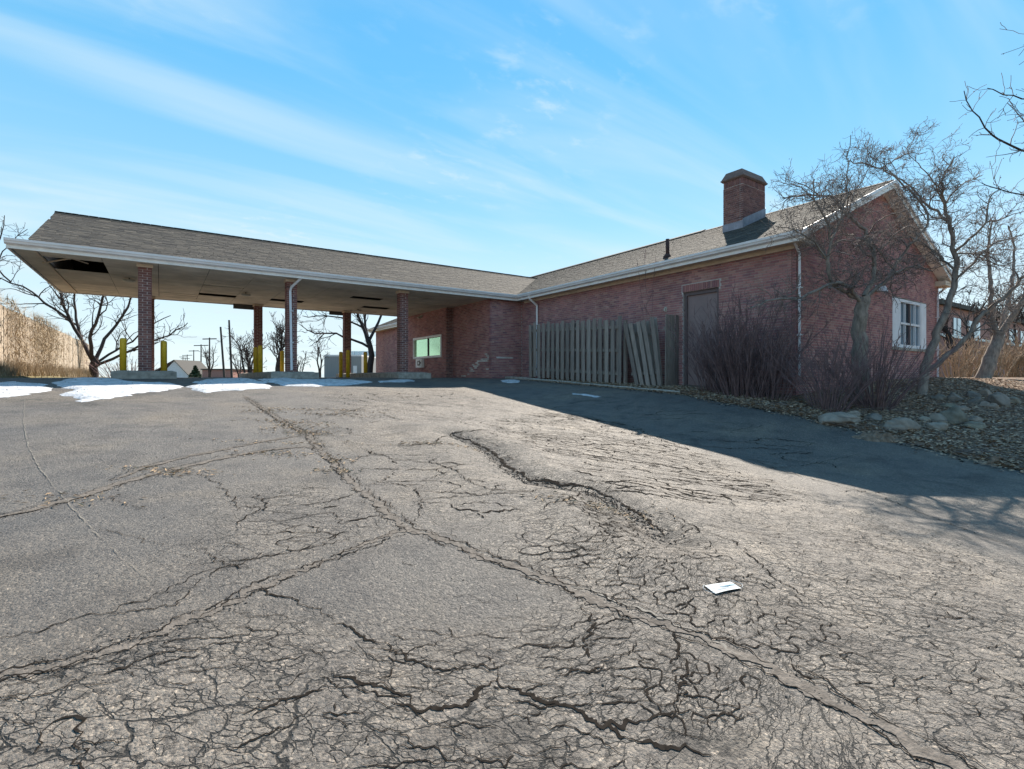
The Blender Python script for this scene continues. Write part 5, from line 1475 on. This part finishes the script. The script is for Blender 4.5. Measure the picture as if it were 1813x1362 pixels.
# fallen leaves, clods and twigs over the bed
pts = []
while len(pts) < 42000:
    y = rng.uniform(-1, 6.0) if rng.random() < .82 else rng.uniform(6, 15)
    x = float(xedge(y)) + (rng.random() ** 1.3 * (11 if y < 6 else 1.0))
    pts.append((x, y))
tag(leaves('fallen_leaves', pts, .030, M_leaf, lambda x, y: bedz(x, y) + .012, .012, .6), 'brown fallen leaves covering the garden bed', 'leaf litter')
pts = [(float(xedge(y)) + rng.gauss(-.12, .13), y) for y in [rng.uniform(.5, 15) for _ in range(1500)]]
tag(leaves('gutter_leaves', pts, .028, M_leaf, lambda x, y: np.maximum(bedz(x, y), zsurf(x, y)) + .006, .012, .5), 'brown leaf debris along the pavement edge', 'leaf litter')
stt = Tubes()
for _ in range(260):
    y = rng.uniform(.5, 6); x = float(xedge(y)) + rng.random() ** 1.5 * 6; a = rng.random() * 6.28; L_ = rng.uniform(.15, .8)
    z = float(bedz(x, y)) + .04
    stt.add([(x, y, z), (x + math.cos(a) * L_ * .5, y + math.sin(a) * L_ * .5, z + .03), (x + math.cos(a + .2) * L_, y + math.sin(a + .2) * L_, z + .01)], [.006, .005, .003])
tag(stt.build('fallen_twigs', M_twig, None, 'stuff'), 'thin fallen twigs lying over the garden bed', 'twigs')
pb = pebbles('bed_gravel', np.array([(float(xedge(y)) + rng.gauss(.05, .2), y) for y in [rng.uniform(.5, 15.5) for _ in range(900)]]), .006, .035, M_gravel, None, lambda x, y: np.maximum(bedz(x, y), zsurf(x, y)))
tag(pb, 'dark gravel and soil crumbs along the pavement edge', 'gravel')
def debris(px, py, n, s, label):
    x, y = ground_hit(px, py, zsurf, 25)
    N = 34
    gx, gy = np.meshgrid(np.linspace(-1, 1, N), np.linspace(-1, 1, N))
    X = x + (gx * cA + gy * sA * .45) * s * 2; Y = y + (-gx * sA + gy * cA * .45) * s * 2
    rr = np.hypot(gx, gy) + .5 * fbm(gx * 2 + px, gy * 2, 70, 3)
    H = np.maximum(0, 1 - rr) ** .6 * s * (.45 + 1.5 * np.maximum(fbm(gx * 4 + py, gy * 4, 71, 3), -.2))
    V = np.stack([X, Y, np.maximum(zsurf(X, Y), bedz(X, Y)) - .012 + H], -1).reshape(-1, 3)
    idx = np.arange(N * N).reshape(N, N)
    F = np.stack([idx[:-1, :-1], idx[:-1, 1:], idx[1:, 1:], idx[1:, :-1]], -1).reshape(-1, 4)
    return tag(obj('soil_heap', V, F, M_soil, None, True), label, 'debris')
debris(1560, 778, 16, .22, 'dark heap of soil and leaves swept against the pavement edge')
debris(1757, 822, 7, .13, 'dark lump of soil on the shaded pavement by the garden edge')
debris(1468, 752, 5, .10, 'small dark clod on the pavement below the long flat stone')

# ------------------------------------------------------------------ old fence with dry vines
fl3 = empty('board_fence', (-4.4, 30, 1.2), 'tall tan board fence overgrown with dry vines along the lot', 'fence')
bme = make_mesh('board', np.array([(-.5, -.5, 0), (.5, -.5, 0), (.5, .5, 0), (-.5, .5, 0), (-.5, -.5, 1), (.5, -.5, 1), (.5, .5, 1), (-.5, .5, 1)]) * (.022, .142, 1), BOXF, M_fenceL)
y = 14.0; i = 0
while y < 49.5 and i < 299:
    z = float(terrain(-4.5, y)) - .05
    h = 2.42 + .1 * float(fbm(y * .3, 0, 77, 2)) + rng.uniform(-.03, .03)
    inst('board', bme, Matrix.Translation((-4.4 + rng.uniform(-.008, .008), y, z)) @ Matrix.Rotation(rng.gauss(0, .008), 4, 'X') @ Matrix.Diagonal((1, 1, h, 1)), fl3)
    y += .148; i += 1
for zz in (.5, 1.9):
    MB().obox((-4.5, 14, 1.02 + zz), (.06, 0, 0), (0, 35.4, .2), (0, 0, .09)).build('rail', M_fenceL, fl3)
n = 20000
yy = 15.5 + 31 * nrng.random(n) ** 1.1
cover = np.clip(sstep((yy - 21) / 6) * (1 - .9 * sstep((yy - 31) / 6)), .03, 1)
keepm = nrng.random(n) < cover * (.35 + .9 * vnoise(yy * 1.3, yy * 0, 88))
yy = yy[keepm]; n = len(yy)
top = 2.62 + .9 * fbm(yy * .5, yy * 0 + 3, 90, 3)
zz = nrng.random(n) ** .8 * top
bul = .04 + .22 * nrng.random(n) * (1 - .5 * zz / 2.6)
C = np.stack([-4.38 + bul, yy, terrain(yy * 0 - 4.4, yy) + zz], 1)
u = nrng.normal(0, 1, (n, 3)); u[:, 0] *= .5; u[:, 2] -= .5; u /= np.linalg.norm(u, axis=1)[:, None]
w = np.cross(u, nrng.normal(0, 1, (n, 3))); w /= np.linalg.norm(w, axis=1)[:, None]
Ls = .05 + .22 * nrng.random(n) ** 2; ws = .004 + .012 * nrng.random(n) ** 2
V = np.stack([C - u * Ls[:, None], C - w * ws[:, None], C + u * Ls[:, None], C + w * ws[:, None]], 1).reshape(-1, 3)
n3 = 700; ys_ = 19 + 16 * nrng.random(n3); b3 = np.stack([-4.36 + .1 * nrng.random(n3), ys_, terrain(ys_ * 0 - 4.4, ys_) + 2.35 + .1 * nrng.random(n3)], 1)
t3 = b3 + np.stack([nrng.normal(.05, .15, n3), nrng.normal(0, .2, n3), .1 + .38 * nrng.random(n3) ** 1.5], 1); w3 = np.array([0, .007, 0])
V3 = np.stack([b3 - w3, b3 + w3, t3 + w3 * .4, t3 - w3 * .4], 1).reshape(-1, 3); V = np.concatenate([V, V3]); n += n3
tag(obj('dry_vine', V, np.arange(4 * n).reshape(n, 4), M_straw, None, False, 'stuff'), 'tangled tan dry vines hanging over the board fence', 'vine')
n = 9000
gy = 13.5 + 34 * nrng.random(n) ** 1.2; gx = -4.25 + np.abs(nrng.normal(0, .28, n))
h = (.15 + .65 * nrng.random(n)) * np.exp(-(gx + 4.25) * .9)
C = np.stack([gx, gy, terrain(gx, gy) - .02], 1); a = nrng.random(n) * 6.283
lean = np.stack([np.cos(a) * .35, np.sin(a) * .35, np.ones(n)], 1) * h[:, None]
w = np.stack([-np.sin(a), np.cos(a), a * 0], 1) * .009
V = np.stack([C - w, C + w, C + lean], 1).reshape(-1, 3)
tag(obj('dry_grass', V, np.arange(3 * n).reshape(n, 3), M_straw, None, False, 'stuff'), 'dry straw-coloured grass along the foot of the board fence', 'grass')
shrub(70, (-1.6, 40, 1.0), 1.3, 1.7, 60, 'low reddish-brown thicket at the end of the board fence', spread=.8, r0=.014, rmin=.008, kid=2., cl=.6)

# ------------------------------------------------------------------ snow patches
def patch(name, outline, hgt, label, seed, sp=.09, m=None, group='old snow patches'):
    P = np.array(G(*outline)); n = len(P)
    Q = []
    for i in range(n):
        a, b = P[i], P[(i + 1) % n]; k = max(2, int(np.hypot(*(b - a)) / .06))
        for j in range(k):
            q = a + (b - a) * j / k
            q = q + np.array([fbm(q[0] * 2.5, q[1] * 2.5, seed, 3), fbm(q[0] * 2.5 + 9, q[1] * 2.5, seed + 5, 3)]) * .45 + np.array([fbm(q[0] * 9, q[1] * 9, seed, 2), fbm(q[0] * 9 + 9, q[1] * 9, seed + 5, 2)]) * .16
            Q.append(q)
    Q = np.array(Q); lo, hi = Q.min(0), Q.max(0)
    g = jgrid(lo[0], hi[0], lo[1], hi[1], sp, .5)
    g = g[inside(g[:, 0], g[:, 1], Q)]
    loop = np.concatenate([Q, Q[:1]])
    d = seg_dist(g[:, 0], g[:, 1], loop); g = g[d > .03]; d = d[d > .03]
    nb = len(Q)
    res = delaunay_2d_cdt([Vector(p) for p in np.concatenate([Q, g])], [(i, (i + 1) % nb) for i in range(nb)], [], 0, 1e-6)
    vv = np.array([tuple(p) for p in res[0]]); d = seg_dist(vv[:, 0], vv[:, 1], loop)
    cen = vv[np.array(res[2])].mean(1); ok = inside(cen[:, 0], cen[:, 1], Q)
    z = zsurf(vv[:, 0], vv[:, 1]) + .004 + hgt * (1 - np.exp(-d / .09)) * (.75 + .8 * fbm(vv[:, 0] * 1.6, vv[:, 1] * 1.6, seed + 9, 4) + .35 * fbm(vv[:, 0] * 7, vv[:, 1] * 7, seed + 2, 2))
    V = np.column_stack([vv, z]); F = [tuple(t) for t, k in zip(res[2], ok) if k]
    so = tag(obj(name, V, F, m or M_snow, None, True), label, 'snow', group)
    k = nrng.integers(0, len(vv), 14 if len(vv) < 200 else 110); pk = vv[k] + nrng.normal(0, .03, (len(k), 2))
    zk = dict(zip(map(tuple, pk), z[k]))
    pebbles('grime', pk, .004, .016, M_gravel, so, lambda x, y: z[k])
    return so
patch('snow_patch', [(-60, 684), (0, 679), (35, 677), (78, 681), (86, 690), (62, 700), (20, 704), (-60, 707)], .05, 'thin dirty snow patch nearest the board fence', 1)
patch('snow_patch', [(96, 678), (140, 671), (200, 672), (240, 678), (312, 680), (318, 688), (290, 694), (240, 698), (192, 706), (160, 713), (136, 710), (113, 699), (128, 690), (108, 685)], .06,
      'largest snow patch, half in sun, in front of the first kerb island', 2)
patch('snow_patch', [(336, 686), (348, 677), (380, 672), (420, 671), (446, 672), (482, 687), (432, 691), (392, 694), (356, 697), (344, 690)], .06, 'snow patch with a sunlit white edge between the first two kerb islands', 3)
patch('snow_patch', [(460, 674), (490, 670), (530, 673), (580, 672), (622, 674), (662, 677), (622, 682), (560, 685), (500, 684)], .06, 'long shaded bluish snow patch before the downspout column island', 4)
patch('snow_patch', [(664, 675), (700, 673), (730, 673), (735, 676), (700, 678), (670, 678)], .04, 'thin shaded snow remnant before the kerb island of the teller bay', 5, .12)
patch('snow_patch', [(888, 675), (905, 672), (922, 674), (915, 678), (895, 678)], .03, 'small snow remnant by the kerb near the inside corner of the walls', 6, .12)
patch('snow_patch', [(1020, 697), (1045, 699), (1070, 702), (1064, 704), (1038, 702), (1018, 699)], .02, 'small white snow remnant on shaded asphalt below the grey enclosure', 7, .1)

# ------------------------------------------------------------------ dropped face mask
c4 = [Vector((*ground_hit(px, py, zsurf, 10), 0)) for px, py in ((1247, 1039), (1293, 1032), (1313, 1046), (1267, 1054))]
mr = empty('face_mask', tuple(sum(c4, Vector()) / 4 + Vector((0, 0, float(zsurf(2.4, 1.55))))), 'white pleated face mask dropped on the cracked asphalt', 'face mask')
V = []; nu, nv_ = 18, 22
for i in range(nu):
    for j in range(nv_):
        u_, v_ = i / (nu - 1), j / (nv_ - 1)
        p = (c4[0] * (1 - u_) + c4[1] * u_) * (1 - v_) + (c4[3] * (1 - u_) + c4[2] * u_) * v_
        z = .005 + .0045 * ((v_ * 3.999) % 1.0) * math.sin(math.pi * (.15 + .7 * u_)) + .003 * math.sin(math.pi * u_) * math.sin(math.pi * v_)
        V.append((p.x, p.y, float(zsurf(p.x, p.y)) + z))
F = [(i * nv_ + j, (i + 1) * nv_ + j, (i + 1) * nv_ + j + 1, i * nv_ + j + 1) for i in range(nu - 1) for j in range(nv_ - 1)]
obj('mask_panel', V, F, M_mask, mr, True)
VV = np.array(V).reshape(nu, nv_, 3)
fold = MB(); pts_ = [Vector(VV[i, int(nv_ * (.62 - .12 * i / nu))]) + Vector((0, 0, .004)) for i in range(6, 17)]
fold.tube(pts_, [.001 + .003 * math.sin(math.pi * k / 10) for k in range(11)], 5, True, .5); fold.build('pleat', M_maskb, mr)
for e, sg in ((0, -1), (nu - 1, 1)):
    a, b = Vector(VV[e, 0]), Vector(VV[e, -1]); w_ = (Vector(VV[nu - 1, 0]) - Vector(VV[0, 0])).normalized() * sg
    lp_ = MB(); lp_.tube([a.lerp(b, t) + w_ * .032 * math.sin(math.pi * t) ** .7 + Vector((0, 0, .004)) for t in np.linspace(0, 1, 14)], 0.0013, 5); lp_.build('ear_loop', M_mask, mr)

# ------------------------------------------------------------------ far background
for i, (px, top, arm, t) in enumerate(((371, 598, 25, 114), (356, 610, 26, 138), (343, 620, 18, 167), (331.5, 628, 18, 200), (324, 631, 13, 216), (328, 634, 16, 236))):
    b = at_t(px, 668, t); b.z = .5; H = EYE + (668 - top) / 900 * t
    root = empty('utility_pole', tuple(b), 'dark utility pole with one crossarm, %s in the row counted from the plain leaning poles' % ('first', 'second', 'third', 'fourth', 'fifth', 'last')[i], 'utility pole', 'utility poles along the railway')
    MB().tube([b, (b.x, b.y, H)], [.2, .13], 8).build('pole', M_pole, root)
    w_ = arm / 900 * t / 2; r_ = Vector((cA, -sA, .02))
    a_ = Vector((b.x, b.y, H - .3)); MB().obox(a_ - r_ * w_ - Vector((0, .08, .1)), r_ * 2 * w_, (0, .16, 0), (0, 0, .22)).build('crossarm', M_pole, root)
for px0, px1, top, t, lab in ((398, 390.5, 579, 60, 'shorter of two plain leaning wooden poles without crossarm'), (411, 405.5, 567, 60, 'taller of two plain leaning wooden poles without crossarm')):
    b = at_t(px0, 668, t); tp = at_t(px1, top, t); b.z = .4
    tag(MB().tube([b, tp], [.13, .10], 8).build('timber_pole', M_pole), lab, 'pole', None)
# house with white gable
hp = at_t(310, 668, 112); hx, hy = hp.x, hp.y
hs_ = empty('house', (hx, hy, .6), 'small far house with white gable and dark roof', 'house')
rv = Vector((cA, -sA, 0)); fv = Vector((sA, cA, 0)); o_ = Vector((hx, hy, 0))
def hpt(a, b, z): return o_ + rv * a + fv * b + Vector((0, 0, z))
w_ = MB(); w_.add([hpt(-1.7, 0, .4), hpt(3.3, 0, .4), hpt(3.3, 0, 1.4), hpt(-.1, 0, 4.9), hpt(-1.7, 0, 3.2), hpt(-1.7, 9, .4), hpt(3.3, 9, .4), hpt(3.3, 9, 1.4), hpt(-.1, 9, 4.9), hpt(-1.7, 9, 3.2)],
                 [(0, 1, 2, 3, 4), (9, 8, 7, 6, 5), (0, 5, 6, 1), (1, 6, 7, 2), (4, 9, 5, 0)]); w_.build('wall', M_sid, hs_)
w_ = MB(); w_.add([hpt(3.6, -.3, 1.2), hpt(-.1, -.3, 5.05), hpt(-.1, 9.3, 5.05), hpt(3.6, 9.3, 1.2), hpt(3.6, -.3, 1.05), hpt(-.1, -.3, 4.9), hpt(-.1, 9.3, 4.9), hpt(3.6, 9.3, 1.05)], BOXF)
w_.add([hpt(-.1, -.3, 5.05), hpt(-5.5, -.3, 2.0), hpt(-5.5, 9.3, 2.0), hpt(-.1, 9.3, 5.05), hpt(-.1, -.3, 4.85), hpt(-5.5, -.3, 1.8), hpt(-5.5, 9.3, 1.8), hpt(-.1, 9.3, 4.85)], BOXF); w_.build('roof', M_droof, hs_)
def far_box(name, px0, px1, top, t, depth, m, label, cat, zb=.4):
    a, b = at_t(px0, 668, t), at_t(px1, 668, t); zt = EYE + (668 - top) / 900 * t
    root = empty(name, ((a.x + b.x) / 2, (a.y + b.y) / 2, zb), label, cat)
    q = MB(); q.obox((a.x, a.y, zb), (b.x - a.x, b.y - a.y, 0), tuple(fv * depth), (0, 0, zt - zb)); q.build('wall', m, root)
    return root, a, b, zt
r0, a, b, zt = far_box('metal_shed', 574, 640, 631, 85, 15, M_grey, 'grey metal-sided shed beyond the rear columns', 'shed')
q = MB(); q.obox((a.x, a.y, zt), (b.x - a.x, b.y - a.y, 0), tuple(fv * 15), (0, 0, .25)); q.build('roof_edge', M_sid, r0)
d_ = b - a
for k in (.62, .78):
    q = MB(); p = a + d_ * k - fv * .06; q.obox((p.x, p.y, .5), tuple(d_ * .1), tuple(fv * .04), (0, 0, 2.6)); q.build('door', M_sid, r0)
r1, a, b, zt = far_box('glazed_building', 622, 662, 622, 100, 12, M_glassb, 'far blue-grey glazed building behind the metal shed', 'building')
d_ = b - a
for k in (.1, .3, .5, .7, .9):
    q = MB(); p = a + d_ * k - fv * .1; q.obox((p.x, p.y, .5), tuple(d_ * .03), tuple(fv * .08), (0, 0, zt - .6)); q.build('mullion', M_sid, r1)
for zz in (1.9, 3.6):
    q = MB(); p = a - fv * .12; q.obox((p.x, p.y, zz), tuple(d_), tuple(fv * .1), (0, 0, .18)); q.build('rail', M_sid, r1)
r2, a, b, zt = far_box('low_brick_building', 358, 412, 655, 95, 8, M_farbrick, 'low far brick building behind the plain poles', 'building')
q = MB(); p = a - fv * .2 - rv * .2; q.obox((p.x, p.y, zt), tuple((b - a) + rv * .4), tuple(fv * 8.4), (0, 0, .2)); q.build('roof', M_droof, r2)
# far brick building beyond the hedge
fb = empty('office_building', (48, 13, .9), 'far flat-roofed brick building with blue windows beyond the hedge', 'building')
MB().box(36.5, 64, 10.02, 24, .5, 5.35).build('wall', M_farbrick, fb)
MB().box(36.2, 64.3, 9.8, 24.3, 5.35, 5.6).build('roof', M_droof, fb)
MB().box(36.4, 64.1, 9.94, 10.018, 3.55, 3.7).build('sill_band', M_fascia, fb)
for px0, px1 in ((1687, 1700), (1712, 1734), (1760, 1778), (1786, 1800), (1806, 1825)):
    a, b = on_y(px0, 580, 10), on_y(px1, 580, 10)
    wn_ = MB().box(a.x, b.x, 9.96, 10.018, 3.72, 4.75).build('window', M_glassb, fb)
    MB().box((a.x + b.x) / 2 - .06, (a.x + b.x) / 2 + .06, 9.93, 9.958, 3.72, 4.75).build('mullion', M_fascia, wn_)
# evergreen by the poles
ev = empty('evergreen_bush', tuple(at_t(346, 668, 100)), 'small dark evergreen at the foot of the utility poles', 'bush')
e0 = at_t(346, 668, 100); V = []
for _ in range(900):
    h = rng.random() ** .7; rr = (1 - h) * 1.6 * rng.random() ** .5; a = rng.random() * 6.28
    c = np.array([e0.x + math.cos(a) * rr, e0.y + math.sin(a) * rr, .5 + h * 2.9]); u = nrng.normal(0, .16, 3); w_ = nrng.normal(0, .08, 3)
    V += [c - u, c + w_, c + u, c - w_]
obj('foliage', np.array(V), np.arange(len(V)).reshape(-1, 4), M_ever, ev)
MB().tube([(e0.x, e0.y, .3), (e0.x, e0.y, 2.8)], [.12, .03], 6).build('trunk', M_barkd, ev)
